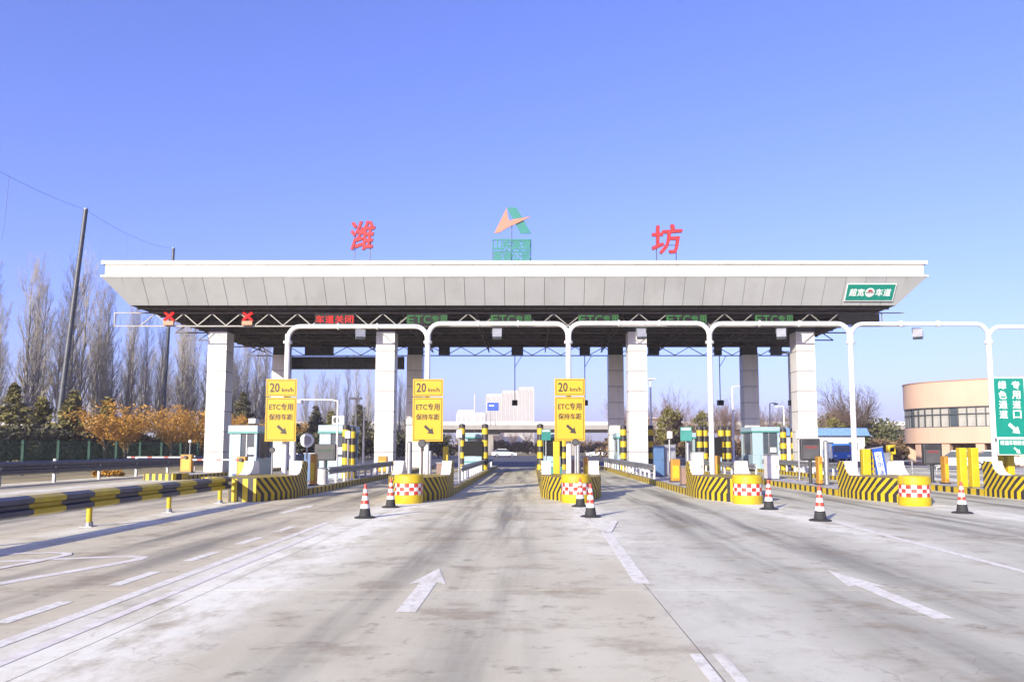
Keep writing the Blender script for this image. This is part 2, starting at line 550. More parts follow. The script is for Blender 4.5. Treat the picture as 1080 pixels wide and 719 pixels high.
# concrete bays: a row of slabs per half lane-and-island, with open joints
SLW, SLL, GAP = PITCH_X, 4.7, .012
for r in range(0, 14):
    y0 = -0.1 + r * SLL
    for c in range(-5, 6):
        x0 = 1.42 + c * SLW
        if c == -5:
            xa, xb = -24.8, x0 + SLW
        else:
            xa, xb = x0, x0 + SLW
        mb = MB()
        mb.add([(xa + GAP / 2, y0 + GAP / 2, 0), (xb - GAP / 2, y0 + GAP / 2, 0), (xb - GAP / 2, y0 + SLL - GAP / 2, 0), (xa + GAP / 2, y0 + SLL - GAP / 2, 0),
                (xa + GAP / 2, y0 + GAP / 2, -.03), (xb - GAP / 2, y0 + GAP / 2, -.03), (xb - GAP / 2, y0 + SLL - GAP / 2, -.03), (xa + GAP / 2, y0 + SLL - GAP / 2, -.03)],
               [(0, 1, 2, 3), (0, 4, 5, 1), (1, 5, 6, 2), (2, 6, 7, 3), (3, 7, 4, 0)])
        mb.build('concrete_slab', 'plaza_concrete', plaza)
MB().add([(-24.8, -30, 0), (32.9, -30, 0), (32.9, -.12, 0), (-24.8, -.12, 0)], [(0, 1, 2, 3)]).build('concrete_apron', 'plaza_concrete', plaza, fix=False)
sheet('asphalt_road', -24.8, 60, 68.0, 150, -0.012, 'asphalt')
sheet('cross_road', -400, 400, 150, 168, -0.010, 'asphalt')
sheet('verge', -400, -24.9, -50, 400, -0.03, 'dry_grass')
sheet('forecourt', 33.05, 120, -30, 68, -0.02, 'deck_conc')
sheet('far_verge', -400, 400, 168.1, 330, -0.015, 'dry_grass')

# painted markings, each a thin sheet 4 mm above the slabs
def marking(pts, material='road_paint', z=.004, name='road_marking'):
    mb = MB().add([(x, y, z) for x, y in pts], [tuple(range(len(pts)))])
    o = mb.build(name, material, plaza, fix=False)
    return o
def stripe(x0, y0, x1, y1, w, material='road_paint', z=.004):
    d = Vector((x1 - x0, y1 - y0)).normalized(); n = Vector((-d.y, d.x)) * w / 2
    marking([(x0 - n.x, y0 - n.y), (x1 - n.x, y1 - n.y), (x1 + n.x, y1 + n.y), (x0 + n.x, y0 + n.y)][::-1] if False else
            [(x0 + n.x, y0 + n.y), (x0 - n.x, y0 - n.y), (x1 - n.x, y1 - n.y), (x1 + n.x, y1 + n.y)], material, z, 'lane_line')
stripe(-4.60, 2.0, -4.64, 17.6, .16)
stripe(-4.18, 2.0, -4.24, 15.5, .12, 'road_paint_faded')
for y in (5.5, 7.55, 9.58, 11.6, 13.6, 15.6):
    stripe(-5.17, y, -5.16, y + 1.05, .17)
stripe(1.40, 9.7, 1.52, 15.7, .20)
stripe(1.34, 4.6, 1.36, 6.45, .10)
stripe(1.53, 4.6, 1.55, 6.45, .10)
stripe(1.52, 15.6, 1.12, 19.8, .16, z=.008)
stripe(1.55, 15.5, 1.95, 17.9, .16, z=.012)
stripe(6.66, 6.0, 6.98, 17.4, .15)
stripe(11.9, 12.0, 11.9, 19.5, .15)
def ribbon(pts, w, material='road_paint_faded', z=.004):
    # a bent stroke of one width, mitred at its corners
    P = [Vector(p) for p in pts]
    L_, R_ = [], []
    for i, p in enumerate(P):
        d = (P[min(i + 1, len(P) - 1)] - P[max(i - 1, 0)]).normalized()
        n = Vector((-d.y, d.x)) * w / 2
        L_.append((p.x + n.x, p.y + n.y, z)); R_.append((p.x - n.x, p.y - n.y, z))
    k = len(P)
    MB().add(L_ + R_, [(i, k + i, k + i + 1, i + 1) for i in range(k - 1)]).build('painted_stroke', material, plaza, fix=False)
ribbon([(-8.6, 5.2), (-7.5, 7.8), (-6.68, 9.7), (-6.14, 11.3), (-6.02, 11.75), (-6.05, 12.02), (-6.3, 12.12), (-7.0, 11.92), (-8.1, 11.5), (-9.2, 11.0)], .19)
ribbon([(-8.3, 8.2), (-7.72, 9.9), (-7.42, 11.5), (-7.38, 12.25), (-7.5, 12.45), (-7.8, 12.5), (-9.2, 12.15)], .16, z=.008)
def road_arrow(x, y0, y1, w=.21, hw=.46, hl=1.15):
    marking([(x - w / 2, y0), (x + w / 2, y0), (x + w / 2, y1 - hl), (x + hw / 2, y1 - hl - .12), (x, y1), (x - hw / 2, y1 - hl - .12), (x - w / 2, y1 - hl)], name='lane_arrow')
road_arrow(-1.30, 8.05, 10.95)
road_arrow(4.13, 7.75, 10.75)
road_arrow(-6.5, 20, 23)

# ================================================================ CANOPY
CX0, CX1 = -23.56, 21.44          # soffit
TX0, TX1 = -24.74, 22.83          # top of the sloping fascia
SY0, SY1 = 44.0, 62.0
TY0, TY1 = 43.0, 63.0
SZ, FZ, TZ = 10.02, 11.49, 12.44
can = thing('toll_canopy', 'huge flat toll plaza canopy with grey sloping fascia and white rim on square columns', 'canopy', (-1.0, 53, 0))
def cp(x, y, z):
    return (x + 1.0, y - 53, z)
def cadd(mb, name, material, parent=None, **k):
    mb.v = [(v[0] + 1.0, v[1] - 53, v[2]) for v in mb.v]
    return mb.build(name, material, parent or can, **k)

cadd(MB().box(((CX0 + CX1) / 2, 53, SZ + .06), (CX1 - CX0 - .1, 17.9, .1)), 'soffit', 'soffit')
cadd(MB().box(((TX0 + TX1) / 2, 53, 12.26), (TX1 - TX0 - .6, 19.4, .12)), 'roof_deck', 'grey_clad')
cadd(MB().slab([(CX0 + .1, SY0 + .12, SZ + .1), (CX1 - .1, SY0 + .12, SZ + .1), (TX1 - .3, TY0 + .14, FZ), (TX0 + .3, TY0 + .14, FZ)], (0, .04, .01)), 'fascia_backing', 'dark_gap')
nP = 41
fas = None
rnd = random.Random(4)
for i in range(nP):
    a, b2 = i / nP, (i + 1) / nP
    g = .012
    xa, xb = TX0 + (TX1 - TX0) * a + g, TX0 + (TX1 - TX0) * b2 - g
    ba, bb = min(max(xa, CX0), CX1 - .03), max(min(xb, CX1), CX0 + .03)
    q = [(ba, SY0, SZ), (bb, SY0, SZ), (xb, TY0, FZ), (xa, TY0, FZ)]
    j = rnd.uniform(-.008, .008)
    q = [(x, y + j, z) for x, y, z in q]
    cadd(MB().slab(q, (0, .05, .02)), 'fascia_panel', 'grey_clad')
# side and rear fascias
nS = 17
for i in range(nS):
    a, b2 = i / nS, (i + 1) / nS
    for sx, cx, tx in ((-1, CX0, TX0), (1, CX1, TX1)):
        q = [(cx, SY0 + (SY1 - SY0) * a + .012, SZ), (cx, SY0 + (SY1 - SY0) * b2 - .012, SZ),
             (tx, TY0 + (TY1 - TY0) * b2 - .012, FZ), (tx, TY0 + (TY1 - TY0) * a + .012, FZ)]
        cadd(MB().slab(q, (-sx * .05, 0, .02)), 'fascia_panel', 'grey_clad')
cadd(MB().slab([(CX1, SY1, SZ), (CX0, SY1, SZ), (TX0, TY1, FZ), (TX1, TY1, FZ)], (0, -.05, .02)), 'rear_fascia', 'grey_clad')
# white rim: bottom lip, band panels, top lip
def rim(x0, x1, y0, y1, z0, z1, t, name, material):
    mb = MB()
    mb.box(((x0 + x1) / 2, y0 + t / 2, (z0 + z1) / 2), (x1 - x0, t, z1 - z0))
    mb.box(((x0 + x1) / 2, y1 - t / 2, (z0 + z1) / 2), (x1 - x0, t, z1 - z0))
    mb.box((x0 + t / 2, (y0 + y1) / 2, (z0 + z1) / 2), (t, y1 - y0 - 2 * t - .004, z1 - z0))
    mb.box((x1 - t / 2, (y0 + y1) / 2, (z0 + z1) / 2), (t, y1 - y0 - 2 * t - .004, z1 - z0))
    return cadd(mb, name, material)
rim(TX0 - .05, TX1 + .05, TY0 - .05, TY1 + .05, FZ + .004, FZ + .10, .2, 'bottom_lip', 'white_clad')
rim(TX0 + .22, TX1 - .22, TY0 + .16, TY1 - .16, FZ + .101, 12.40, .1, 'rim_backing', 'dark_gap')
rim(TX0 - .04, TX1 + .04, TY0 - .04, TY1 + .04, 12.245, TZ, .3, 'top_lip', 'white_clad')
nB = 20
for i in range(nB):
    w = (TX1 - TX0 - .3) / nB
    x = TX0 + .15 + w * (i + .5)
    j = rnd.uniform(-.004, .004)
    cadd(MB().box((x, TY0 + .10 + j, (FZ + .115 + 12.21) / 2), (w - .022, .06, 12.21 - FZ - .115)), 'rim_panel', 'white_clad')
    cadd(MB().box((x, TY1 - .10, (FZ + .115 + 12.21) / 2), (w - .022, .06, 12.21 - FZ - .115)), 'rim_panel', 'white_clad')
for i in range(8):
    w = 19.5 / 8
    for xx in (TX0 + .18, TX1 - .18):
        cadd(MB().box((xx, 43.25 + w * (i + .5), (FZ + .115 + 12.21) / 2), (.06, w - .02, 12.21 - FZ - .115)), 'rim_panel', 'white_clad')
# purlins and trusses under the soffit
for i in range(13):
    y = 44.6 + i * 1.4
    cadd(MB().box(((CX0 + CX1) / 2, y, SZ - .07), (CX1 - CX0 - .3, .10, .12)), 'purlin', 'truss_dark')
for i in range(10):
    x = CX0 + 2.2 + i * 4.5
    mb = MB()
    for z in (9.35, 9.86):
        mb.bar((x, 45.4, z), (x, 60.6, z), .07)
    for j in range(13):
        y = 45.5 + j * 1.15
        mb.bar((x, y, 9.35), (x, y + .575, 9.86), .05)
        mb.bar((x, y + .575, 9.86), (x, y + 1.15, 9.35), .05)
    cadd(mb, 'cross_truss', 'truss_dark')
def truss(y, z0, z1, x0, x1, step, material, name, split, w=.075):
    t = cadd(MB().bar((x0, y, z0), (x1, y, z0), w), name, material)
    cadd(MB().bar((x0, y, z1), (x1, y, z1), w), 'top_chord', 'truss_dark', t)
    n = int((x1 - x0) / step)
    st = (x1 - x0) / n
    if split:
        d0 = MB().bar((0, 0, w / 2), (st / 2, 0, z1 - z0 - w / 2), w * .75).mesh('web_bar')
        d1 = MB().bar((st / 2, 0, z1 - z0 - w / 2), (st, 0, w / 2), w * .75).mesh('web_bar')
        for me in (d0, d1):
            me.materials.append(M[material])
        for i in range(n):
            for me in (d0, d1):
                link('web_bar', me, t, cp(x0 + i * st, y, z0))
    else:
        mb = MB()
        for i in range(n):
            xa = x0 + i * st
            mb.bar((xa, y, z0), (xa + st / 2, y, z1), w * .7)
            mb.bar((xa + st / 2, y, z1), (xa + st, y, z0), w * .7)
        cadd(mb, 'web', material, t)
    return t
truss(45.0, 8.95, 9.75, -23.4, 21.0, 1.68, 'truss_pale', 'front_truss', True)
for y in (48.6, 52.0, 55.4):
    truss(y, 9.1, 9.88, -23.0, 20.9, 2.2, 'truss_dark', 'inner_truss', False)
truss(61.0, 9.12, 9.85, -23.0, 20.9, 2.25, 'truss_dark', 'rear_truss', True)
# open end frames of the front truss
for xa, xb in ((-25.0, -23.42), (21.02, 22.4)):
    mb = MB()
    for z in (8.95, 9.75):
        mb.bar((xa, 45, z), (xb, 45, z), .06)
    mb.bar((xa + .03, 45, 8.99), (xa + .03, 45, 9.71), .06)
    cadd(mb, 'end_frame', 'truss_pale')
# columns, clad with stacked panels
CW = 1.16
pan = MB().box((0, 0, 0), (CW, CW, 1.212)).mesh('column_panel'); pan.materials.append(M['white_clad'])
for k in (0, 2, 5, 7):
    for y in (47.6, 59.4):
        c = cadd(MB().box((ISL[k], y, 5.05), (CW - .06, CW - .06, 9.9)), 'column', 'dark_gap')
        for i in range(7):
            link('column_panel', pan, c, cp(ISL[k], y, .82 + i * 1.25))
        pl = MB().box((ISL[k], y, 9.38), (CW - .1, CW - .1, 1.0))
        cadd(pl, 'column_head', 'grey_clad', c)

# ---------------------------------------------------------------- signs on the roof
def roof_character(ch, x0, x1, z0, z1, label):
    xc = (x0 + x1) / 2
    t = thing('roof_character_sign', label, 'sign', (xc, 43.9, 12.32), group='red characters on the roof')
    me = text_mesh(ch, x1 - x0, z1 - z0, .07, .022).copy()
    for v in me.vertices:                    # brush-like lean and swell
        u = v.co.z / (z1 - z0)
        v.co.x = v.co.x * (1 + .06 * math.sin(3 * u)) + .10 * u
        v.co.z += .10 * v.co.x / (x1 - x0)
    me.materials.append(M['red_letter'])
    link('character', me, t, (0, 0, (z0 + z1) / 2 - 12.32))
    for sx in (-.34, .34):
        MB().bar((sx * (x1 - x0), .09, 0), (sx * (x1 - x0), .09, (z0 + z1) / 2 - 12.2), .05).build('support_post', 'dark_steel', t)
    MB().bar((-.36 * (x1 - x0), .1, 1.3), (.36 * (x1 - x0), .1, 1.3), .04).build('support_rail', 'dark_steel', t)
roof_character('潍', -10.62, -9.28, 13.32, 15.02, 'red brush-style character standing on the canopy roof, left of the emblem')
roof_character('坊', 7.15, 8.85, 13.1, 14.8, 'red brush-style character standing on the canopy roof, right of the emblem')

lg = thing('emblem_sign', 'peach and teal triangular emblem above two rows of teal characters on the canopy roof', 'sign', (-1.13, 43.9, 12.32))
def flat(pts, name, material, y=-.03, d=.06):
    return MB().prism(pts, 1, y, y + d).build(name, material, lg)
flat([(-.30, 3.55), (.28, 3.55), (1.14, 1.98), (.52, 1.98)], 'teal_stroke', 'teal_panel')
flat([(-.30, 3.52), (-1.04, 1.96), (-.70, 2.02), (-.27, 2.30), (.22, 2.52), (.71, 2.76), (1.14, 3.0), (.56, 2.88), (.07, 2.80), (-.14, 2.70), (-.24, 2.95)], 'peach_stroke', 'peach_panel', -.11, .07)
for z0, z1, tx in ((.98, 1.56, '山东高速'), (.30, .84, '高速公路')):
    for j, ch in enumerate(tx):
        lettering(ch, .54, z1 - z0, 'teal_panel', lg, (-.84 + j * .56, -.05, (z0 + z1) / 2), .03, .05, 'character')
for z in (.26, .90, 1.60):
    MB().bar((-1.14, .02, z), (1.14, .02, z), .08).build('frame_rail', 'teal_panel', lg)
for xx in (-1.12, 0, 1.12):
    MB().bar((xx, .06, 0), (xx, .06, 1.64 if xx else 2.75), .055).build('frame_post', 'dark_steel', lg)

# over-width lane sign fixed flat on the sloping fascia at the right
fs = thing('overwidth_lane_sign', 'green plate with white characters on the right end of the canopy fascia', 'sign', (19.70, 43.46, 10.70))
fs.rotation_euler = (math.atan2(1.0, 1.47), 0, 0)
box('rim', 'sign_white', fs, (0, -.02, 0), (2.86, .03, 1.10))
box('plate', 'sign_green', fs, (0, -.038, 0), (2.74, .03, .98))
for j, (ch, xx) in enumerate((('超', -1.0), ('宽', -.55), ('车', .52), ('道', .98))):
    lettering(ch, .40, .44, 'sign_white', fs, (xx, -.056, 0), .008, .02, 'character')
MB().lathe([(.27, 0), (.27, .02)], 24).build('emblem', 'sign_white', fs, (-.03, -.054, 0)).rotation_euler = (R(90), 0, 0)
MB().prism([(-.24, -.015), (.24, -.015), (.24, .03), (-.24, .03)], 1, -.085, -.076).build('emblem_bar', 'sign_black', fs, (-.03, 0, 0))
MB().prism([(-.15, .06), (.15, .06), (.10, .18), (-.10, .18)], 1, -.085, -.076).build('emblem_mark', 'red_letter', fs, (-.03, 0, 0))

# ---------------------------------------------------------------- lane displays in the front truss
def lane_name(i):
    return ['outermost left lane', 'second lane from the left', 'third lane from the left', 'lane left of the centre one', 'centre lane',
            'lane right of the centre one', 'third lane from the right', 'second lane from the right', 'outermost right lane'][i]
def red_cross(x, label):
    t = thing('lane_signal', label, 'lane signal', (x, 44.86, 8.99), group='red cross lane signals')
    box('base', 'orange_dull', t, (0, 0, .12), (.62, .16, .24))
    mb = MB()
    mb.bar((-.27, -.02, .28), (.27, -.02, .76), .13); mb.build('cross_stroke', 'led_red', t)
    mb = MB()
    mb.bar((-.27, .03, .76), (.27, .03, .28), .13); mb.build('cross_stroke', 'led_red', t)
red_cross(-21.65, 'glowing red cross signal at the left end of the canopy front truss')
red_cross(-16.95, 'glowing red cross signal right of the leftmost front column')
def led_panel(x, label, txt, material, w=2.5):
    t = thing('lane_display', label, 'lane display', (x, 44.84, 9.0), group='lane displays under the canopy')
    box('housing', 'screen', t, (0, 0, .33), (w, .14, .66))
    n = len(txt)
    for j, ch in enumerate(txt):
        lettering(ch, w / n * .82, .46, material, t, (w * ((j + .5) / n - .5), -.078, .33), .010, .02, 'character')
led_panel(-11.72, 'display with glowing red characters in the front truss, third lane from the left', '车道关闭', 'led_red', 2.35)
for i, nm in ((3, 'left of the emblem'), (4, 'below the emblem'), (5, 'right of the emblem'), (6, 'below the right red roof character')):
    led_panel([0, 0, 0, -6.2, -1.2, 4.03, 9.28][i], 'display with dim green characters in the front truss ' + nm, 'ETC专用', 'led_green', 2.45)
led_panel(14.5, 'display with dim green characters left of the rightmost front column', 'ETC专用', 'led_green', 2.3)
led_panel(19.6, 'blank dark display at the right end of the front truss', '', 'led_green', 2.4)

# backs of displays in the rear truss
for j, (x, w, nm) in enumerate(((-17.1, 2.3, 'leftmost'), (-7.0, .9, 'left of the centre lane'), (-1.1, .95, 'over the centre lane'), (4.35, .85, 'right of the centre lane'),
                                (9.9, .9, 'right of the third front column'), (15.1, .6, 'second from the right'), (19.8, .9, 'rightmost'))):
    t = thing('rear_display', 'dark box hanging in the rear canopy truss, %s' % nm, 'display box', (x, 60.84, 9.16), group='dark boxes in the rear truss')
    box('housing', 'dark_steel', t, (0, 0, .34), (w, .2, .68))
    box('visor', 'black_plastic', t, (0, -.14, .66), (w + .06, .08, .05))
t = thing('message_board', 'long dark ribbed board hanging under the rear of the canopy at the left', 'message board', (-14.8, 60.7, 7.95))
box('board', 'dark_steel', t, (0, .06, .54), (9.2, .1, 1.02))
for i in range(19):
    box('rib', 'truss_dark', t, (-4.5 + i * .5, -.03, .54), (.045, .05, 1.02))
for i, x in enumerate((-4.4, 0, 4.4)):
    box('hanger', 'truss_dark', t, (x, .06, 1.1), (.06, .06, .12))
t = thing('message_board', 'smaller dark board hanging beside the second rear column', 'message board', (-10.7, 60.7, 7.95), group=None)
box('board', 'dark_steel', t, (1.2, .06, .54), (1.0, .1, 1.02))
box('hanger', 'truss_dark', t, (1.2, .06, 1.1), (.06, .06, .12))
# hanging lane cameras
for x, nm in ((-1.3, 'left of the third yellow sign'), (4.35, 'right of the third yellow sign'), (15.25, 'left of the third rear column'), (21.0, 'left of the rightmost front column')):
    t = thing('hanging_camera', 'small dark box on a thin drop rod ' + nm, 'camera', (x, 61.0, 5.3), group='cameras on drop rods')
    box('housing', 'black_plastic', t, (0, 0, 0), (.45, .5, .42))
    box('lens_hood', 'screen', t, (0, -.28, 0), (.3, .06, .28))
    MB().tube([(0, 0, .21), (0, 0, 3.8)], .035, 6).build('drop_rod', 'dark_steel', t)
    MB().tube([(0, 0, 2.9), (.55, 0, 3.8)], .025, 6).build('brace', 'dark_steel', t)
#@@ISLANDS
# ================================================================ TOLL ISLANDS
ISL_NAME = ['leftmost traffic island under the first column', 'second traffic island from the left with the pale blue booth',
            'traffic island under the leftmost yellow sign', 'traffic island under the second yellow sign', 'central traffic island under the third yellow sign',
            'traffic island in front of the third white column, without a sign', 'traffic island below the leaning blue board', 'traffic island under the green signs at the right']
NOSE = [40.2, 35.2, 23.9, 24.1, 24.3, 24.0, 23.4, 23.6]
END = 64.0
def crash_block(isl, hw=1.05):
    # solid prow with chevron-striped flanks, two horns at the back, white inside
    H, L = .75, 3.6
    plan = [(-.44, .25), (.44, .25), (.80, 1.1), (1.0, 1.9), (hw, 2.5), (hw, L), (-hw, L), (-hw, 2.5), (-1.0, 1.9), (-.80, 1.1)]
    blk = MB().prism(plan, 2, .0, H).build('crash_block', 'block_stripe', isl)
    MB().box((0, 0, 0), (.86, .03, H - .03)).build('nose_plate', 'nose_stripe', blk, (0, .234, H / 2 - .005))
    prof = [(2.15, H)]
    for i in range(7):
        u = i / 6
        prof.append((2.15 + .75 * math.sin(u * math.pi / 2) ** 1.0, H + .47 * (1 - math.cos(u * math.pi / 2))))
    prof += [(3.45, H + .47), (L, H + .36), (L, H)]
    prof[0] = (2.1, H + .002)
    prof = [(y + .3 * (L - y) / (L - 2.1), z) for y, z in prof]
    for sx in (-1, 1):
        # white core of the horn, with a striped outer skin that overlaps nothing
        xo, xi = sx * (hw - .03), sx * (hw - .36)
        w = MB().prism([(y, z + .013) for y, z in prof], 0, min(xo, xi), max(xo, xi)).build('horn', 'white_paint', blk)
        MB().prism([(y + .05, z + .004) for y, z in prof[1:-1]] + [(L - .01, H + .003), (2.5, H + .003)], 0, min(sx * hw, sx * (hw - .028)), max(sx * hw, sx * (hw - .028))).build('striped_cheek', 'block_stripe', blk)
    return blk
for k in range(8):
    y0 = NOSE[k]
    big = k >= 2
    isl = thing('toll_island', ISL_NAME[k], 'traffic island', (ISL[k], y0, 0), group='toll lane islands')
    hw = 1.05
    ys = 3.6 if big else 1.2
    L = END - y0
    MB().box((0, (ys + L) / 2, .10), (2 * hw - .36, L - ys, .20)).build('deck', 'deck_conc', isl)
    for sx, nm in ((-1, 'left'), (1, 'right')):
        MB().box((0, 0, 0), (.17, L - ys, .22)).build('kerb', 'kerb_stripe', isl, (sx * (hw - .088), (ys + L) / 2, .11))
    if big:
        crash_block(isl)
    else:
        H = .34
        mb = MB()
        plan = [(-.75, 0), (.75, 0), (hw, .5), (hw, 1.2), (-hw, 1.2), (-hw, .5)]
        mb.prism(plan, 2, 0, H).build('striped_nose', 'nose_stripe', isl)

# yellow impact drums in front of four islands
drum = None
for j, (x, y, nm) in enumerate(((-3.79, 23.75, 'the second yellow sign'), (1.40, 24.0, 'the central traffic island'), (6.65, 23.5, 'the island without a sign'), (11.40, 22.75, 'the island with the leaning blue board'))):
    lb = 'yellow drum with red and white checks before ' + nm
    if drum is None:
        drum = thing('crash_drum', lb, 'crash drum', (x, y, 0), group='yellow crash drums')
        MB().lathe([(.44, 0), (.45, .02), (.45, .24), (.435, .26)], 28).build('drum_base', 'yellow_paint', drum, smooth=30)
        MB().lathe([(.432, 0), (.432, .345)], 36).build('checked_band', 'check_band', drum, (0, 0, .262), smooth=30)
        MB().lathe([(.435, .610), (.45, .63), (.45, .83), (.42, .87), (.30, .89), (.05, .895)], 28).build('drum_lid', 'yellow_paint', drum, smooth=35)
    else:
        c = copy_tree(drum); c.location = (x, y, 0); c['label'] = lb
        c.rotation_euler.z = rnd.uniform(0, 6)

# traffic cones
CONES = [(-4.04, 18.67, 'red and white traffic cone, the nearer of the pair left of the arrow lane'),
         (-4.01, 21.9, 'red and white traffic cone beside the left yellow drum, the farther of its pair'),
         (1.43, 22.25, 'traffic cone close against the central yellow drum, half hidden by another cone'),
         (1.47, 18.92, 'traffic cone in front of the central yellow drum, nearest of that pair'),
         (6.59, 21.23, 'traffic cone just right of the checked drum without a sign above it'),
         (6.76, 17.94, 'traffic cone standing alone near the right arrow lane, nearest on the right'),
         (11.25, 20.0, 'rightmost traffic cone, in front of the yellow posts')]
cone = None
def cr(z):
    return .145 - (.145 - .028) * (z - .04) / .76
for x, y, lb in CONES:
    if cone is None:
        cone = thing('traffic_cone', lb, 'traffic cone', (x, y, 0), group='traffic cones')
        mb = MB(); mb.lathe([(.255, 0), (.255, .025), (.20, .045), (.16, .05)], 24); mb.build('base', 'rubber', cone, smooth=40)
        for nm, z0, z1, mt in (('skirt', .05, .235, 'rubber'), ('white_band', .235, .34, 'cone_white'), ('red_band', .34, .43, 'cone_red'), ('white_band', .43, .535, 'cone_white'),
                               ('red_band', .535, .61, 'cone_red'), ('white_band', .61, .70, 'cone_white'), ('tip', .70, .82, 'cone_red')):
            MB().lathe([(cr(z0), z0), (cr(z1), z1 - .0005)], 24).build(nm, mt, cone, smooth=40)
    else:
        c = copy_tree(cone); c.location = (x, y, 0); c['label'] = lb
        c.rotation_euler.z = rnd.uniform(0, 6)

# ================================================================ LANE GANTRY
GY = 28.3
gan = thing('lane_gantry', 'white tubular gantry of rounded portals spanning all lanes in front of the canopy', 'gantry', (ISL[4], GY, 0))
def gadd(mb, name):
    mb.v = [(v[0] - ISL[4], v[1] - GY, v[2]) for v in mb.v]
    return mb.build(name, 'white_paint', gan, smooth=40)
GP = [-9.15, -3.88, 1.41, 6.72, 12.02, 17.22, 22.5]
for x in GP:
    gadd(MB().tube([(x, GY, .2), (x, GY, 5.95)], .098, 16), 'pole')
for x in GP:
    mb = MB().lathe([(.16, 5.60), (.16, 5.64)], 16, (x, GY, 0)); mb.lathe([(.16, 5.655), (.16, 5.695)], 16, (x, GY, 0)); gadd(mb, 'flange')
    mb = MB().box((x, GY, .215), (.42, .42, .03))
    for a in (0, 90, 180, 270):
        mb.box((x + .13 * math.cos(R(a)), GY + .13 * math.sin(R(a)), .31), (.09 if a % 180 == 0 else .015, .015 if a % 180 == 0 else .09, .16))
    gadd(mb, 'base_flange')
for i in range(6):
    z = [6.24, 6.36, 6.36, 6.36, 6.34, 6.24][i]
    xa, xb = GP[i], GP[i + 1]
    yy = GY + (.03 if i % 2 else -.03)
    r = .46
    pts = [(xa + .02, yy, z - r - .25)]
    for j in range(9):
        g = j / 8 * math.pi / 2
        pts.append((xa + .02 + r - r * math.cos(g), yy, z - r + r * math.sin(g)))
    for j in range(9):
        g = math.pi / 2 - j / 8 * math.pi / 2
        pts.append((xb - .02 - r + r * math.cos(g), yy, z - r + r * math.sin(g)))
    pts.append((xb - .02, yy, z - r - .25))
    for xx in (xa + 1.9, xb - 1.9):
        gadd(MB().tube([(xx - .03, yy, z), (xx + .03, yy, z)], .125, 14), 'coupling')
    gadd(MB().tube(pts, .088 if i < 4 else .078, 14), 'portal_beam')
# floodlights under the beams
for j, (x, tilt, nm) in enumerate(((-6.42, 20, 'leftmost bay'), (-1.27, 0, 'bay over the centre lane'), (4.15, 0, 'bay in front of the third column'), (9.42, -18, 'bay left of the rightmost column'), (14.55, -28, 'bay right of the canopy'))):
    t = thing('floodlight', 'small grey floodlight hanging from the white gantry, ' + nm, 'floodlight', (x, GY, 6.24), group='gantry floodlights')
    h = box('housing', 'galv', t, (0, -.02, -.28), (.34, .20, .36)); h.rotation_euler = (R(-25), 0, R(tilt))
    g = box('lens', 'glass_dark', t, (0, -.13, -.31), (.27, .02, .28)); g.rotation_euler = (R(-25), 0, R(tilt))
    MB().tube([(-.19, 0, -.26), (-.19, 0, -.06), (.19, 0, -.06), (.19, 0, -.26)], .016, 6).build('bracket', 'dark_steel', t)

# ---------------------------------------------------------------- yellow lane signs on the gantry poles
def yellow_sign(x, y, label, rz=0.0, dz=0.0):
    t = thing('lane_sign', label, 'sign', (x, y, 1.93 + dz), rz, group='yellow lane signs')
    W_ = 1.12
    for nm, z0, z1 in (('lower_plate', 0, 1.62), ('upper_plate', 1.66, 2.30)):
        zc = (z0 + z1) / 2
        pl = bevel_box(nm, 'yellow_sign', t, (0, 0, zc), (W_, .03, z1 - z0), .008)
        mb = MB(); a, h = W_ / 2 - .055, (z1 - z0) / 2 - .055
        for q, d in (((0, h), (2 * a, .018)), ((0, -h), (2 * a, .018)), ((a, 0), (.018, 2 * h - .02)), ((-a, 0), (.018, 2 * h - .02))):
            mb.box((q[0], -.018, q[1]), (d[0], .004, d[1]))
        mb.build('border', 'sign_black', pl)
        back = MB().box((0, .03, 0), (W_ * .9, .03, .06)).build('back_brace', 'galv', pl)
    lettering('20', .34, .33, 'sign_black', t, (-.25, -.019, 1.98), .008, .02)
    lettering('km/h', .42, .15, 'sign_black', t, (.22, -.019, 1.90), .008, .02)
    lettering('ETC专用', .86, .25, 'sign_black', t, (0, -.019, 1.27), .008, .02)
    lettering('保持车距', .86, .22, 'sign_black', t, (0, -.019, .90), .008, .018)
    arrow_down_right(.46, 'sign_black', t, (.06, -.016, .42), .004)
    return t
yellow_sign(-9.21, 27.95, 'yellow sign with arrow on the leftmost white pole, beside the first booth', R(4))
yellow_sign(-3.80, 27.95, 'yellow sign with arrow on the second white pole, between second column and centre lane', R(2))
yellow_sign(1.43, 27.95, 'yellow sign with arrow over the central island, rightmost of the three', R(0), .02)
# green signs
t = thing('green_lane_sign', 'tall green sign with two columns of white characters and an arrow at right edge', 'sign', (17.62, 27.9, 2.05))
bevel_box('rim', 'sign_white', t, (0, 0, 1.12), (1.20, .03, 2.26), .01)
box('plate', 'sign_green', t, (0, -.018, 1.12), (1.10, .012, 2.16))
for j, ch in enumerate('绿色通道'):
    lettering(ch, .29, .29, 'sign_white', t, (-.25, -.028, 1.95 - j * .36), .008, .02, 'character')
for j, ch in enumerate('专用道口'):
    lettering(ch, .29, .29, 'sign_white', t, (.25, -.028, 1.95 - j * .36), .008, .02, 'character')
arrow_down_right(.52, 'sign_white', t, (.12, -.024, .34), .006)
t = thing('small_green_sign', 'small green plate with one row of white characters below the tall green sign', 'sign', (17.66, 27.9, 1.42))
bevel_box('rim', 'sign_white', t, (0, 0, .31), (1.12, .03, .60), .01)
box('plate', 'sign_green', t, (0, -.018, .31), (1.06, .012, .54))
lettering('绿通车辆检查', .94, .17, 'sign_white', t, (0, -.028, .46), .005, .01)
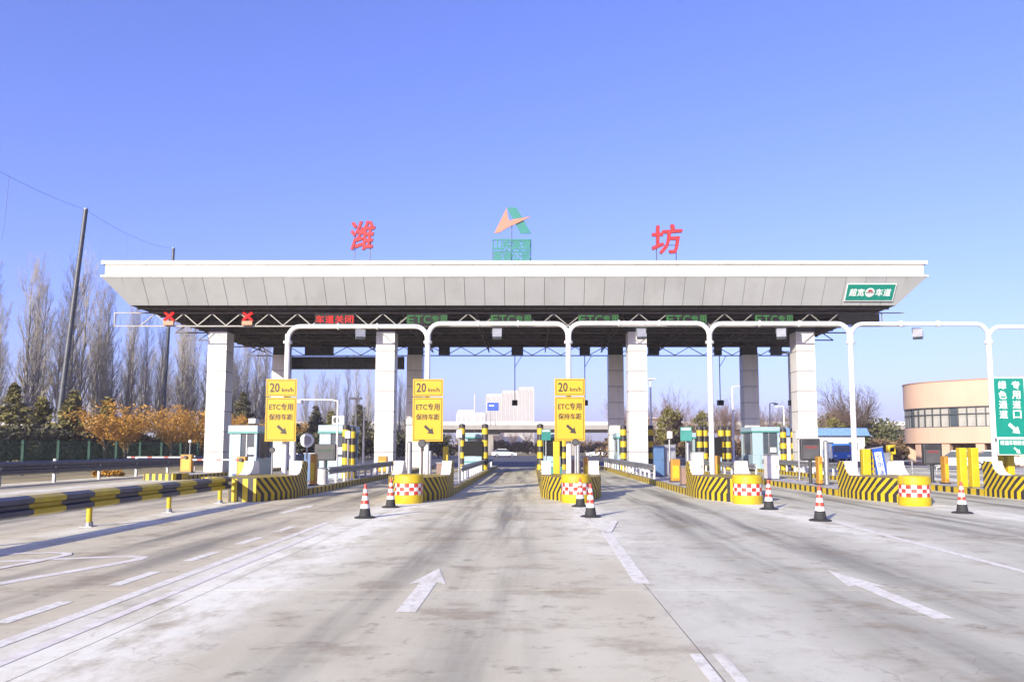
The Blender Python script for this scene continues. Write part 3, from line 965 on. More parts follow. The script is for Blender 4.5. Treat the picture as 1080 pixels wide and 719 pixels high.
arrow_down_right(.30, 'sign_white', t, (.14, -.024, .18), .006)

# ================================================================ GUARDRAILS
def wbeam_profile(h, d=.08):
    return [(-d * .3, -h / 2), (d, -h / 2 + h * .12), (d, -h / 2 + h * .34), (0, -h * .08), (0, h * .08), (d, h / 2 - h * .34), (d, h / 2 - h * .12), (-d * .3, h / 2),
            (-d * .3 - .02, h / 2), (d - .02, h / 2 - h * .12), (d - .02, h / 2 - h * .34), (-.02, h * .08), (-.02, -h * .08), (d - .02, -h / 2 + h * .34), (d - .02, -h / 2 + h * .12), (-d * .3 - .02, -h / 2)]
t = thing('striped_guardrail', 'black and yellow banded guardrail along the left lane edge, ending at a striped island', 'guardrail', (-9.55, 4.0, 0))
y = 3.5; i = 0
while y < 23.9:
    L = min(1.0, 24.0 - y)
    mb = MB().prism([(x, z) for x, z in wbeam_profile(.40, .10)], 1, 0, L - .004)
    o = mb.build('rail_length', 'yellow_paint' if i % 2 else 'navy_rail', t, (.06, y - 4.0, .60)); y += 1.0; i += 1
for y in (5.3, 9.1, 12.9, 16.66, 20.3, 23.6):
    p = MB().tube([(0, 0, .06), (0, 0, .74)], .06, 10).build('post', 'yellow_post', t, (-.04, y - 4.0, 0), smooth=40)
    MB().tube([(0, 0, .014), (0, 0, .10)], .085, 10).build('post_shoe', 'galv', p)
    MB().box((0, 0, .007), (.26, .26, .014)).build('base_plate', 'galv', p)
t = thing('dark_guardrail', 'tall dark steel guardrail along the far left edge before the green fence', 'guardrail', (-23.5, 14, 0))
for i in range(16):
    MB().prism(wbeam_profile(.62, .09), 1, 0, 3.985).build('rail_length', 'navy_rail', t, (0, i * 4.0, .76))
for i in range(17):
    p = MB().box((0, 0, .42), (.12, .12, .84)).build('post', 'galv', t, (-.03, i * 3.9 + .3, 0))
    if i % 2 == 0:
        MB().box((0, 0, 1.10), (.10, .14, .12)).build('reflector', 'sign_white', p)
def island_rail(x, y0, y1, sx, label, mt='galv'):
    t = thing('steel_guardrail', label, 'guardrail', (x, y0, .20), group='low steel guardrails on the islands')
    MB().prism([(sx * a, z) for a, z in wbeam_profile(.30, .06)], 1, 0, y1 - y0).build('rail', mt, t, (0, 0, .55), smooth=None)
    n = int((y1 - y0) / 1.5)
    for i in range(n + 1):
        MB().tube([(0, 0, 0), (0, 0, .66)], .05, 8).build('post', 'white_paint', t, (-sx * .075, .15 + i * (y1 - y0 - .3) / n, 0))
island_rail(ISL[2] + .72, 31.5, 46.5, 1, 'low steel guardrail on the right edge of the island with the leftmost yellow sign')
island_rail(ISL[3] + .72, 34, 62, 1, 'steel guardrail on the left side of the centre lane')
island_rail(ISL[4] - .72, 34, 62, -1, 'steel guardrail on the right side of the centre lane')
island_rail(ISL[5] - .72, 37, 62, -1, 'steel guardrail in front of the third white column')
island_rail(ISL[6] - .72, 38, 60, -1, 'steel guardrail on the island with the leaning blue board')
island_rail(ISL[7] - .72, 40, 60, -1, 'steel guardrail on the island under the green signs')
# multi-bar railing at the right
t = thing('tube_railing', 'grey multi-bar railing at the right below the curved building', 'railing', (20.6, 44, 0))
for z in (.35, .65, .95):
    MB().tube([(0, 0, z), (5.6, 0, z)], .03, 6).build('rail', 'galv', t)
for i in range(5):
    MB().tube([(i * 1.4, .05, 0), (i * 1.4, .05, 1.0)], .04, 8).build('post', 'galv', t)
#@@EQUIP
# ================================================================ LANE EQUIPMENT
def booth(x, y, w, d, h, label, z=.2, glassy=False):
    t = thing('toll_booth', label, 'toll booth', (x, y, z), group='toll booths')
    bevel_box('lower_wall', 'booth_body', t, (0, 0, .5), (w, d, 1.0), .03)
    fr = MB()
    for sx in (-1, 1):
        for sy in (-1, 1):
            fr.box((sx * (w / 2 - .06), sy * (d / 2 - .06), 1.0 + (h - 1.4) / 2), (.12, .12, h - 1.4))
    fr.build('corner_frame', 'booth_body', t)
    if not glassy:
        box('front_wall', 'booth_body', t, (-w * .28, -d / 2 + .04, 1.0 + (h - 1.4) / 2), (w * .36, .06, h - 1.4))
    gl = MB()
    gl.box((0, -d / 2 + .07, 1.0 + (h - 1.4) / 2), (w - .24, .02, h - 1.42))
    gl.box((-w / 2 + .07, 0, 1.0 + (h - 1.4) / 2), (.02, d - .26, h - 1.42))
    gl.box((w / 2 - .07, 0, 1.0 + (h - 1.4) / 2), (.02, d - .26, h - 1.42))
    gl.build('window', 'glass_dark', t)
    zc, hh = 1.0 + (h - 1.4) / 2, h - 1.42
    box('mullion', 'galv', t, (w * .12, -d / 2 + .05, zc), (.05, .05, hh))
    for sx in (-1, 1):
        for yy in (-.3, .35):
            box('mullion', 'galv', t, (sx * (w / 2 - .05), yy * d, zc), (.05, .05, hh))
    box('window_sill', 'galv', t, (0, -d / 2 + .045, 1.02), (w - .24, .04, .05))
    box('notice', 'sign_white', t, (w * .28, -d / 2 + .045, 1.35), (w * .22, .012, .34))
    box('counter', 'galv', t, (w / 2 + .10, -d * .1, 1.0), (.2, .6, .05))
    box('door_seam', 'booth_trim', t, (-w * .2, -d / 2 - .004, .5), (.02, .006, .96))
    bevel_box('roof', 'booth_body', t, (0, 0, h - .2), (w + .12, d + .16, .38), .03)
    box('roof_stripe', 'booth_trim', t, (0, 0, h - .36), (w + .14, d + .18, .10))
    return t
b1 = booth(ISL[1] + .05, 39.0, 1.35, 2.4, 2.62, 'pale blue toll booth left of the leftmost yellow sign')
box('air_unit', 'wall_white', b1, (0, .2, 2.87), (.35, .6, .25))
b2 = booth(ISL[2] - .62, 38.6, 1.35, 2.4, 2.62, 'pale blue booth with white roof box, right of the leftmost yellow sign')
ac = box('air_unit', 'wall_white', b2, (.16, -.8, 2.86), (.60, .35, .44))
MB().lathe([(.15, 0), (.15, .02)], 16).build('fan_grille', 'black_plastic', ac, (-.1, -.176, 0)).rotation_euler = (R(90), 0, 0)
for k, nm in ((3, 'glazed toll booth between striped posts left of the centre lane'), (4, 'glazed toll booth behind the third yellow sign'),
              (5, 'glazed toll booth hidden behind the third white column'), (6, 'glazed toll booth between the two striped post groups at right')):
    booth(ISL[k], 54.0, 1.3, 2.4, 2.55, nm, glassy=True)
booth(ISL[7] - .45, 55.5, 1.9, 2.8, 3.0, 'teal toll booth right of the third rear column')

# striped guard posts around the booths
gp = None
def guard_post(x, y, h, label):
    global gp
    if gp is None:
        gp = thing('striped_guard_post', label, 'guard post', (x, y, .2), group='yellow and black guard posts')
        MB().tube([(0, 0, 0), (0, 0, 3.0)], .21, 14).build('post', 'post_stripe', gp, smooth=40)
        MB().lathe([(.21, 3.0), (.19, 3.06), (.08, 3.10)], 14).build('cap', 'black_plastic', gp, smooth=50)
        MB().box((0, 0, .02), (.5, .5, .04)).build('base_plate', 'dark_steel', gp)
        o = gp
    else:
        o = copy_tree(gp); o.location = (x, y, .2); o['label'] = label
    o.scale = (1, 1, h / 3.1)
    return o
for x, y, h, nm in ((-4.62, 51, 3.1, 'left of the centre lane, the left one of its pair'), (-3.08, 51, 3.1, 'left of the centre lane, the right one of its pair'),
                    (.62, 51, 3.1, 'just left of the third yellow sign'), (2.2, 51, 3.1, 'hidden behind the third yellow sign'), (6.15, 50.6, 3.0, 'between the second pair of columns at right'),
                    (8.0, 51, 3.0, 'at the right edge of the third white column'),
                    (11.3, 51.0, 2.95, 'leftmost of the four right of the third column'), (11.72, 51.3, 2.95, 'second of the four right of the third column'),
                    (12.75, 51.0, 2.95, 'third of the four right of the third column'), (13.28, 51.3, 2.95, 'fourth of the four right of the third column'),
                    (16.75, 50.5, 2.8, 'left one before the rightmost teal booth'), (17.35, 50.2, 2.8, 'right one before the rightmost teal booth')):
    guard_post(x, y, h, 'yellow and black banded post ' + nm)
guard_post(-9.05, 37.2, 2.5, 'yellow and black banded post left of the second column').scale = (.8, .8, .85)
guard_post(-8.72, 37.2, 2.5, 'yellow and black banded post nearest the second column').scale = (.7, .7, .82)

# dark screens between posts
for x, y, z, w, h, nm in ((-3.85, 50.7, 1.15, 1.25, .98, 'left of the centre lane'), (1.42, 50.7, 1.15, 1.1, 1.1, 'behind the third yellow sign'),
                          (7.0, 50.3, 1.1, .9, 1.6, 'beside the third column'), (12.25, 50.7, 1.1, .9, 1.3, 'between the striped post groups at right')):
    t = thing('fee_display', 'dark display panel between striped posts ' + nm, 'display', (x, y, .2), group='dark fee displays')
    box('panel', 'screen', t, (0, 0, z + h / 2 - .2), (w, .12, h))
    box('cabinet', 'booth_body', t, (0, .02, (z - .2) / 2), (w * .92, .3, z - .24))
    box('cabinet_stripe', 'booth_trim', t, (0, -.135, (z - .2) * .6), (w * .9, .01, .08))
# small signs beside booths
for x, y, z, w, h, mt, nm in ((1.0, 50.5, 2.15, .62, .72, 'teal_panel', 'green board on a post left of the third yellow sign'), (10.2, 50, 2.2, .75, .9, 'booth_trim', 'teal board on a post left of the striped posts')):
    t = thing('notice_board', nm, 'notice board', (x, y, .2), group='small boards on posts')
    box('board', mt, t, (0, 0, z + .2), (w, .06, h))
    box('header', 'sign_white', t, (0, -.035, z + .2 + h * .36), (w * .8, .01, h * .12))
    MB().tube([(0, .06, 0), (0, .06, z + .4)], .04, 8).build('post', 'galv', t)

# orange barrier machines and their arms
def barrier(x, y, label, arm=None, h=1.0, w=.42, z=.2, lamp=False, rz=0.0):
    t = thing('barrier_machine', label, 'barrier gate', (x, y, z), rz, group='orange barrier machines')
    bevel_box('cabinet', 'orange_paint', t, (0, 0, h / 2), (w, .36, h), .04)
    box('plinth', 'black_plastic', t, (0, 0, .03), (w + .08, .44, .06))
    box('door_panel', 'yellow_paint', t, (0, -.186, h * .45), (w * .7, .01, h * .55))
    if arm:
        L, hz = arm
        MB().box((-L / 2 - .05, 0, 0), (L, .05, .07)).build('arm', 'arm_stripe', t, (0, -.24, hz))
        MB().lathe([(.09, 0), (.09, .1)], 14).build('hub', 'black_plastic', t, (0, -.19, hz)).rotation_euler = (R(90), 0, 0)
    if lamp:
        MB().tube([(.12, 0, h), (.12, 0, h + .62)], .03, 8).build('lamp_post', 'galv', t)
        MB().lathe([(.02, 0), (.08, .03), (.09, .12), (.04, .17)], 12).build('lamp', 'sign_white', t, (.12, 0, h + .62))
    return t
barrier(-18.75, 41.6, 'orange barrier cabinet with long striped arm at the foot of the leftmost column', (3.1, .85), 1.0, .62, .34, True)
barrier(-13.65, 36.1, 'orange barrier cabinet with striped arm left of the leftmost yellow sign', (2.2, .80), .95, .42, .34)
barrier(-8.95, 46.1, 'yellow-orange barrier cabinet at the foot of the second white column', None, 1.0, .55)
barrier(6.35, 33.6, 'bright orange barrier cabinet on the island left of the third lane drum', None, 1.0, .40)
barrier(ISL[2] + .42, 30.5, 'narrow rust-orange barrier post beside the leftmost yellow sign', None, 1.25, .22)
barrier(ISL[4] + .72, 29.6, 'narrow orange barrier post right of the central pole', None, 1.15, .16)
barrier(ISL[5] + .52, 29.4, 'narrow orange barrier post right of the fourth white pole', None, 1.2, .2)
barrier(ISL[6] - .2, 31.0, 'narrow orange barrier post beside the black display board', None, 1.15, .18)
barrier(ISL[7] + .2, 32.0, 'narrow orange barrier post right of the small dark display at right', None, 1.15, .18)

# square yellow posts
def yellow_post(x, y, h, w, label, mark=False, lean=0.0):
    t = thing('yellow_post', label, 'post', (x, y, .2), group='plain yellow posts')
    bevel_box('post', 'yellow_post', t, (0, 0, h / 2), (w, w, h), .02)
    box('base_plate', 'dark_steel', t, (0, 0, .012), (w + .12, w + .12, .024))
    if mark:
        for i in range(5):
            box('mark', 'sign_blue', t, (0, -w / 2 - .004, h * (.2 + i * .15)), (w * .5, .006, .09))
    t.rotation_euler = (0, lean, 0)
yellow_post(-3.28, 29.3, 1.55, .2, 'yellow post beside the second yellow sign')
yellow_post(.98, 29.3, 1.75, .25, 'yellow post left of the central white pole')
yellow_post(12.72, 29.0, 1.45, .30, 'left yellow post beside the leaning blue board')
yellow_post(13.02, 29.3, 1.40, .22, 'yellow post with dark marks against the leaning blue board', True)
yellow_post(16.38, 29.0, 1.5, .28, 'left one of the two plain yellow posts before the curved building')
yellow_post(16.82, 29.0, 1.5, .28, 'right one of the two plain yellow posts before the curved building')
yellow_post(17.85, 29.1, 1.3, .26, 'yellow post below the left half of the green signs')
yellow_post(18.25, 29.1, 1.3, .26, 'yellow post below the right half of the green signs')
t = thing('yellow_beacon', 'yellow post with a boxy yellow head left of the curved building', 'beacon', (18.9, 40, 0))
MB().tube([(0, 0, 0), (0, 0, 1.35)], .09, 10).build('post', 'yellow_post', t)
bevel_box('head', 'yellow_post', t, (0, 0, 1.6), (.40, .32, .50), .05)
box('lens', 'screen', t, (0, -.165, 1.6), (.2, .02, .2))

# equipment cabinets and small furniture on the islands
mat('cab_brown', (0.20, 0.13, 0.10), .6, var=.1, dirt=.2)
mat('cab_blue', (0.05, 0.11, 0.22), .5, var=.1, dirt=.1)
def cabinet(x, y, w, d, h, mt, label, z=.2):
    t = thing('equipment_cabinet', label, 'cabinet', (x, y, z), group='lane equipment cabinets')
    bevel_box('body', mt, t, (0, 0, h / 2 + .04), (w, d, h), .02)
    box('plinth', 'dark_steel', t, (0, 0, .02), (w + .04, d + .04, .04))
    box('door', mt, t, (0, -d / 2 - .008, h * .52), (w * .84, .012, h * .8))
    box('handle', 'dark_steel', t, (w * .3, -d / 2 - .024, h * .55), (.03, .02, .12))
    box('cap', 'galv', t, (0, 0, h + .055), (w + .05, d + .05, .03))
cabinet(-3.45, 30.6, .62, .45, .85, 'cab_brown', 'brown cabinet behind the second white pole')
cabinet(-4.35, 31.5, .45, .4, 1.3, 'wall_white', 'slim white cabinet left of the second white pole')
cabinet(1.75, 31.0, .55, .45, .95, 'cab_brown', 'brown cabinet right of the central white pole')
cabinet(1.0, 32.5, .6, .5, .62, 'booth_trim', 'low teal cabinet behind the yellow post on the central island')
cabinet(6.7, 40.0, .55, .3, 1.55, 'cab_blue', 'tall blue cabinet left of the orange barrier cabinet')
cabinet(7.35, 40.4, .6, .3, 1.6, 'galv', 'tall grey cabinet beside the blue one')
cabinet(6.25, 30.6, .5, .4, .7, 'cab_brown', 'brown cabinet left of the fourth white pole')
cabinet(7.3, 33.5, .5, .4, 1.25, 'wall_white', 'white cabinet behind the right horn of the unsigned island')
cabinet(11.5, 36.5, .6, .45, 1.1, 'wall_white', 'white cabinet behind the black display at right')
cabinet(16.6, 36, .55, .45, 1.2, 'galv', 'grey cabinet left of the display before the curved building')
cabinet(-9.75, 33.8, .5, .45, 1.2, 'cab_blue', 'dark blue cabinet in front of the second booth')
cabinet(-14.9, 42.2, .9, .6, 1.0, 'dark_steel', 'dark cabinet right of the first booth')
for x, y, nm in ((-3.1, 33.0, 'tall thin steel pole with a white sensor behind the second yellow sign'), (2.0, 33.5, 'thin steel pole with a white sensor behind the third yellow sign'), (6.55, 36.0, 'thin steel pole with a white sensor on the unsigned island'),
                 (12.3, 35.0, 'thin steel pole with a white sensor behind the fifth white pole'), (-8.45, 35.2, 'thin steel pole with a white sensor right of the second booth')):
    t = thing('sensor_pole', nm, 'pole', (x, y, .2), group='lane sensor poles')
    MB().tube([(0, 0, 0), (0, 0, 2.3)], .04, 8).build('pole', 'galv', t, smooth=40)
    bevel_box('sensor', 'wall_white', t, (0, -.08, 2.1), (.24, .16, .34), .02)
    box('base_plate', 'dark_steel', t, (0, 0, .01), (.2, .2, .02))
# leaning blue board with white characters
t = thing('blue_board', 'leaning blue board with a column of white characters behind the yellow posts', 'board', (13.42, 28.9, 0))
box('frame', 'sign_blue', t, (0, .05, .85), (.40, .05, 1.7), 0)
bl = box('panel', 'sign_white', t, (-.02, .015, .86), (.26, .02, 1.4))
for i, ch in enumerate('专用通道'):
    lettering(ch, .20, .22, 'sign_blue', t, (-.02, .0, 1.36 - i * .31), .004, .01, 'character')
box('top_rail', 'galv', t, (-.1, .05, 1.725), (.65, .07, .045))
t.rotation_euler = (0, R(-9), 0)

# LED information boards on posts
def info_board(x, y, w, h, zc, label, mt='led_dimred', txt='车道关闭'):
    t = thing('information_board', label, 'display', (x, y, .2), group='post-mounted displays')
    bevel_box('housing', 'black_plastic', t, (0, 0, zc - .2), (w, .22, h), .03)
    box('screen', 'grey_screen', t, (0, -.115, zc - .2 - h * .1), (w * .82, .02, h * .62))
    lettering(txt, w * .6, h * .13, mt, t, (0, -.128, zc - .2 + h * .12), .004, .01)
    MB().tube([(0, .02, .02), (0, .02, zc - .2 - h / 2 + .02)], .07, 10).build('post', 'black_plastic', t, smooth=40)
    box('base_plate', 'dark_steel', t, (0, .02, .012), (.3, .3, .024))
info_board(11.72, 32.0, .80, .92, 1.62, 'dark display board with red characters on a black post, right of the fourth column')
info_board(17.35, 33.0, .78, .92, 1.42, 'dark display board with red characters on a black post before the curved building')
info_board(-8.95, 33.2, .92, .72, 1.50, 'dark grey display with green lines in front of the second booth', 'led_green', 'ETC专用')

# round mirrors, camera poles and thin steel posts
def round_head(x, y, z, r, label, mt='sign_white', post='galv'):
    t = thing('round_sign', label, 'round sign', (x, y, .2), group='round-headed posts')
    MB().tube([(0, .05, 0), (0, .05, z - .2)], .035, 8).build('post', post, t)
    MB().lathe([(r, 0), (r, .03), (r * .85, .05)], 20).build('disc', mt, t, (0, .03, z - .2)).rotation_euler = (R(90), 0, 0)
    MB().lathe([(r * .7, 0), (r * .7, .006)], 20).build('face', 'grey_screen' if mt != 'sign_white' else 'galv', t, (0, -.022, z - .2)).rotation_euler = (R(90), 0, 0)
round_head(-8.72, 29.6, 1.98, .27, 'round white sign peeking out right of the leftmost yellow sign')
round_head(-9.72, 28.6, 1.62, .11, 'small round head on a thin post below the leftmost yellow sign', 'black_plastic')
round_head(-3.95, 27.6, 1.85, .15, 'small dark round head on a post below the second yellow sign', 'black_plastic', 'bark_brown')
round_head(1.62, 27.7, 1.9, .13, 'small dark round head on a post below the third yellow sign', 'black_plastic')
round_head(18.05, 27.5, 1.55, .17, 'round grey head on a black post below the small green sign', 'black_plastic', 'black_plastic')
for x, y, h, r, nm in ((-4.65, 29.2, 1.7, .10, 'grey steel post left of the second white pole'), (1.85, 29.9, 2.1, .08, 'silver steel post right of the central white pole'), (6.42, 31.2, 1.7, .07, 'silver steel post left of the fourth white pole'),
                       (12.0, 31.0, 1.75, .10, 'dark grey steel post beside the black display at right'), (-9.2, 29.4, 1.9, .12, 'white post behind the leftmost yellow sign')):
    t = thing('steel_post', nm, 'post', (x, y, .2), group='steel equipment posts')
    MB().tube([(0, 0, 0), (0, 0, h)], r, 10).build('post', 'white_paint' if 'white post' in nm else 'galv', t, smooth=40)
    MB().lathe([(r, 0), (r * .6, .03), (.01, .04)], 10).build('cap', 'dark_steel', t, (0, 0, h))
    box('base_plate', 'dark_steel', t, (0, 0, .01), (r * 4, r * 4, .02))
for x, y, nm in ((-8.62, 31.6, 'white bollard before the guardrail of the leftmost signed island'), (6.9, 36.6, 'white bollard right of the third white column'), (13.0, 41, 'white bollard behind the traffic cone at right'), (17.6, 43.5, 'white bollard left of the rightmost column')):
    t = thing('white_bollard', nm, 'bollard', (x, y, .2), group='white bollards')
    MB().tube([(0, 0, 0), (0, 0, .62)], .20, 16).build('drum', 'wall_white', t, smooth=40)
    MB().lathe([(.20, .62), (.21, .64), (.12, .68)], 16).build('cap', 'galv', t, smooth=40)

def camera_pole(x, y, h, r, label, arm=None, head=True, z=.0, mt='white_paint'):
    t = thing('camera_pole', label, 'pole', (x, y, z), group='thin camera and lamp poles')
    MB().tube([(0, 0, 0), (0, 0, h)], [r, r * .7], 10).build('pole', mt, t, smooth=40)
    MB().box((0, 0, .02), (r * 4, r * 4, .04)).build('base_plate', 'galv', t)
    if arm:
        a = MB().tube([(0, 0, h), (arm * .15, 0, h + .06), (arm, 0, h + .08)], r * .55, 8).build('arm', mt, t, smooth=40)
        MB().box((arm, -.12, h - .02), (.25, .4, .16)).build('camera', 'wall_white', a)
    elif head:
        MB().box((0, -.1, h + .06), (.9, .5, .14)).build('lamp_head', 'wall_white', t)
camera_pole(-9.25, 36.3, 3.72, .06, 'white pole with an arm to the left behind the leftmost yellow sign', -1.8, z=.2)
camera_pole(-13.4, 58, 5.4, .09, 'left one of two thin white poles left of the second column')
camera_pole(-13.2, 60, 4.9, .09, 'right one of two thin white poles left of the second column', head=False)
camera_pole(11.85, 75, 8.4, .13, 'lamp pole with a flat head right of the third white column')
camera_pole(21.3, 80, 8.1, .13, 'thin lamp pole left of the third rear column', 1.6)
camera_pole(20.8, 66, 5.5, .08, 'short camera pole with white cameras right of the striped posts', .5)
camera_pole(21.6, 63.0, 9.6, .17, 'thick white pole left of the rightmost column', -.6)
camera_pole(28.0, 84, 6.2, .10, 'short lamp pole between the last two columns', -.9)
camera_pole(-13.0, 175, 14.0, .16, 'very thin far pole right of the second yellow sign', head=False)
#@@FAR
# ================================================================ OVERPASS AND FAR BUILDINGS
ov = thing('overpass', 'grey concrete road overpass crossing behind the toll plaza', 'bridge', (0, 178, 0))
box('deck', 'bridge_conc', ov, (0, 0, 6.35), (320, 10, 1.0))
box('girder', 'bridge_conc', ov, (0, 0, 5.55), (320, 6, .6))
for sy in (-1, 1):
    box('parapet', 'wall_white', ov, (0, sy * 4.9, 7.25), (320, .25, .78))
for i in range(14):
    x = -122 + i * 18.7
    p = box('pier', 'bridge_conc', ov, (x, -1.5, 2.3), (2.2, 1.6, 4.7))
    MB().box((0, 0, 0), (5.2, 2.0, .7)).build('pier_cap', 'bridge_conc', p, (0, .3, 2.62))
t = thing('blue_road_sign', 'blue road sign on the overpass left of the beige towers', 'sign', (-8.7, 172.8, 6.85))
box('plate', 'sign_blue', t, (0, 0, 4.2), (2.6, .1, 1.9))
box('white_rim', 'sign_white', t, (0, .07, 4.2), (2.75, .04, 2.05))
for sx in (-.5, .5):
    MB().tube([(sx, .12, 0), (sx, .12, 4.4)], .09, 8).build('post', 'galv', t)
box('white_mark', 'sign_white', t, (-.3, -.055, 4.4), (1.1, .01, .25))
# apartment towers
def tower(x, y, w, d, h, label, ribs, mt='far_beige'):
    t = thing('apartment_tower', label, 'building', (x, y, 0), group='far apartment towers')
    box('wall', mt, t, (0, 0, h / 2), (w, d, h))
    for i in range(ribs):
        xx = -w / 2 + w * (i + .5) / ribs
        wn = box('window_bay', 'far_rib', t, (xx, -d / 2 - .12, h / 2 - .5), (w / ribs * .42, .25, h - 3))
    for i in range(ribs):
        xx = -w / 2 + w * i / ribs
        box('pilaster', mt, t, (xx, -d / 2 - .3, h / 2), (w / ribs * .16, .6, h))
    box('parapet', mt, t, (0, 0, h + .5), (w * .96, d * .96, 1.0))
    return t
tower(-33.8, 703, 14.2, 14, 50, 'far beige tower behind the blue road sign, leftmost of the tall ones', 3)
tower(-19.0, 702, 14.4, 14, 53, 'far beige tower second from the left over the overpass', 4)
tower(-4.3, 700, 14.4, 14, 56, 'far beige tower behind the centre of the overpass, tallest and rightmost', 4)
tower(-50, 640, 24, 14, 30, 'low pale far block left of the beige towers', 6, 'wall_white')
tower(-56, 660, 14, 14, 33, 'pale far block at the left end of the skyline', 4, 'wall_white')
# small block right of the third column
t = thing('windowed_block', 'brown building with close rows of white windows right of the third column', 'building', (30.5, 188, 0))
box('wall', 'brick_brown', t, (0, 0, 4.4), (8.5, 6, 8.8))
for r in range(5):
    for c in range(6):
        box('window', 'wall_white', t, (-3.6 + c * 1.45, -3.03, 1.2 + r * 1.65), (.8, .08, .85))
box('roof_edge', 'wall_white', t, (0, 0, 8.9), (8.8, 6.3, .25))

# long low shed with blue roof
t = thing('blue_roofed_shed', 'low white building with a bright blue sheet roof behind the right columns', 'building', (35.4, 98, 0))
box('wall', 'wall_white', t, (0, 0, 1.6), (13, 5, 3.2))
MB().prism([(-7.0, 3.2), (7.0, 3.2), (6.6, 4.15), (-6.6, 4.15)], 1, -3.0, 2.9).build('roof', 'roof_blue', t)
for i in range(30):
    MB().bar((-6.8 + i * .47, -3.03, 3.2), (-6.55 + i * .45, -3.03, 4.12), .06).build('roof_rib', 'roof_blue', t)
for x in (-4.4, -1.2, 2.0, 5.0):
    w = box('window', 'glass_dark', t, (x, -2.52, 1.9), (1.1, .06, 1.0))
    box('window_frame', 'wall_white', w, (0, -.04, 0), (1.2, .02, .06))

# curved two-storey building at the right
cb = thing('curved_building', 'curved peach two-storey building with a band of windows at the right edge', 'building', (60, 90, 0))
A_C, R_C, K_C = 35.0, 5.0, 4.8          # where the corner starts, its radius, its turning rate
def wall_ang(t):
    return t if t >= A_C else A_C - (A_C - t) * K_C
def wall_pt(r, t):
    if t >= A_C:
        return (-r * math.cos(R(t)), -r * math.sin(R(t)))
    cx_, cy_ = -(24.0 - R_C) * math.cos(R(A_C)), -(24.0 - R_C) * math.sin(R(A_C))
    g, rc = wall_ang(t), r - 24.0 + R_C
    return (cx_ - rc * math.cos(R(g)), cy_ - rc * math.sin(R(g)))
def arcpts(r, a0, a1, n):
    return [wall_pt(r, a0 + (a1 - a0) * i / n) for i in range(n + 1)]
RB = 24.0
def prismwall(name, material, r, z0, z1, a0, a1, th, n=90, parent=None):
    # quads instead of one concave polygon
    o, q = arcpts(r, a0, a1, n), arcpts(r - th, a0, a1, n)
    vs = [(x, y, z0) for x, y in o] + [(x, y, z1) for x, y in o] + [(x, y, z0) for x, y in q] + [(x, y, z1) for x, y in q]
    k = n + 1; fs = []
    for i in range(n):
        fs += [(i, i + 1, k + i + 1, k + i), (2 * k + i + 1, 2 * k + i, 3 * k + i, 3 * k + i + 1), (k + i, k + i + 1, 3 * k + i + 1, 3 * k + i), (i + 1, i, 2 * k + i, 2 * k + i + 1)]
    fs += [(0, k, 3 * k, 2 * k), (n, 2 * k + n, 3 * k + n, k + n)]
    return MB().add(vs, fs).build(name, material, parent or cb)
prismwall('roof_band', 'peach_wall', RB, 5.72, 8.25, 18.5, 118, .35)
prismwall('sill_band', 'peach_wall', RB, 2.15, 3.72, 18.5, 118, .35)
prismwall('window_lining', 'curtain', RB - .42, 3.73, 5.71, 18.5, 118, .1)
prismwall('coping', 'peach_dark', RB + .06, 8.25, 8.36, 18.5, 118, .5)
prismwall('ceiling_slab', 'bridge_conc', RB - .36, 2.15, 2.30, 18.5, 118, 4)
prismwall('roof_slab', 'bridge_conc', RB - .36, 7.6, 7.75, 18.5, 118, 4)
prismwall('ground_wall', 'peach_dark', RB - 2.2, 0, 2.15, 18.5, 118, .3)
win = cb
for i in range(50):
    a = 19.2 + i * 1.95
    x, y = wall_pt(RB - .12, a)
    mu = MB().box((0, 0, 0), (.09, .10, 1.98)).build('mullion', 'dark_steel', cb, (x, y, 4.72)); mu.rotation_euler.z = R(wall_ang(a) - 90)
    am = a + .975
    x, y = wall_pt(RB - .28, am)
    pn = MB().box((0, 0, 0), (.72, .02, 1.94)).build('pane', 'glass_dark' if i % 6 == 4 else 'curtain', cb, (x, y, 4.72)); pn.rotation_euler.z = R(wall_ang(am) - 90)
prismwall('transom', 'dark_steel', RB - .06, 4.98, 5.04, 18.5, 118, .1)
prismwall('window_head', 'dark_steel', RB - .05, 5.64, 5.71, 18.5, 118, .1)
prismwall('window_foot', 'dark_steel', RB - .05, 3.73, 3.79, 18.5, 118, .1)
for i, a in enumerate((23, 30, 37.5, 45, 53.5, 62, 71)):
    x, y = wall_pt(RB - .6, a)
    c = MB().box((0, 0, 0), (.75, .75, 2.13)).build('ground_column', 'peach_wall', cb, (x, y, 1.07)); c.rotation_euler.z = R(wall_ang(a) - 90)
for i, a in enumerate((32, 35, 41, 49, 58, 66)):
    x, y = wall_pt(RB - 2.15, a)
    d = MB().box((0, 0, 0), (1.5, .1, 1.7)).build('ground_window', 'glass_dark', cb, (x, y, 1.0)); d.rotation_euler.z = R(wall_ang(a) - 90)

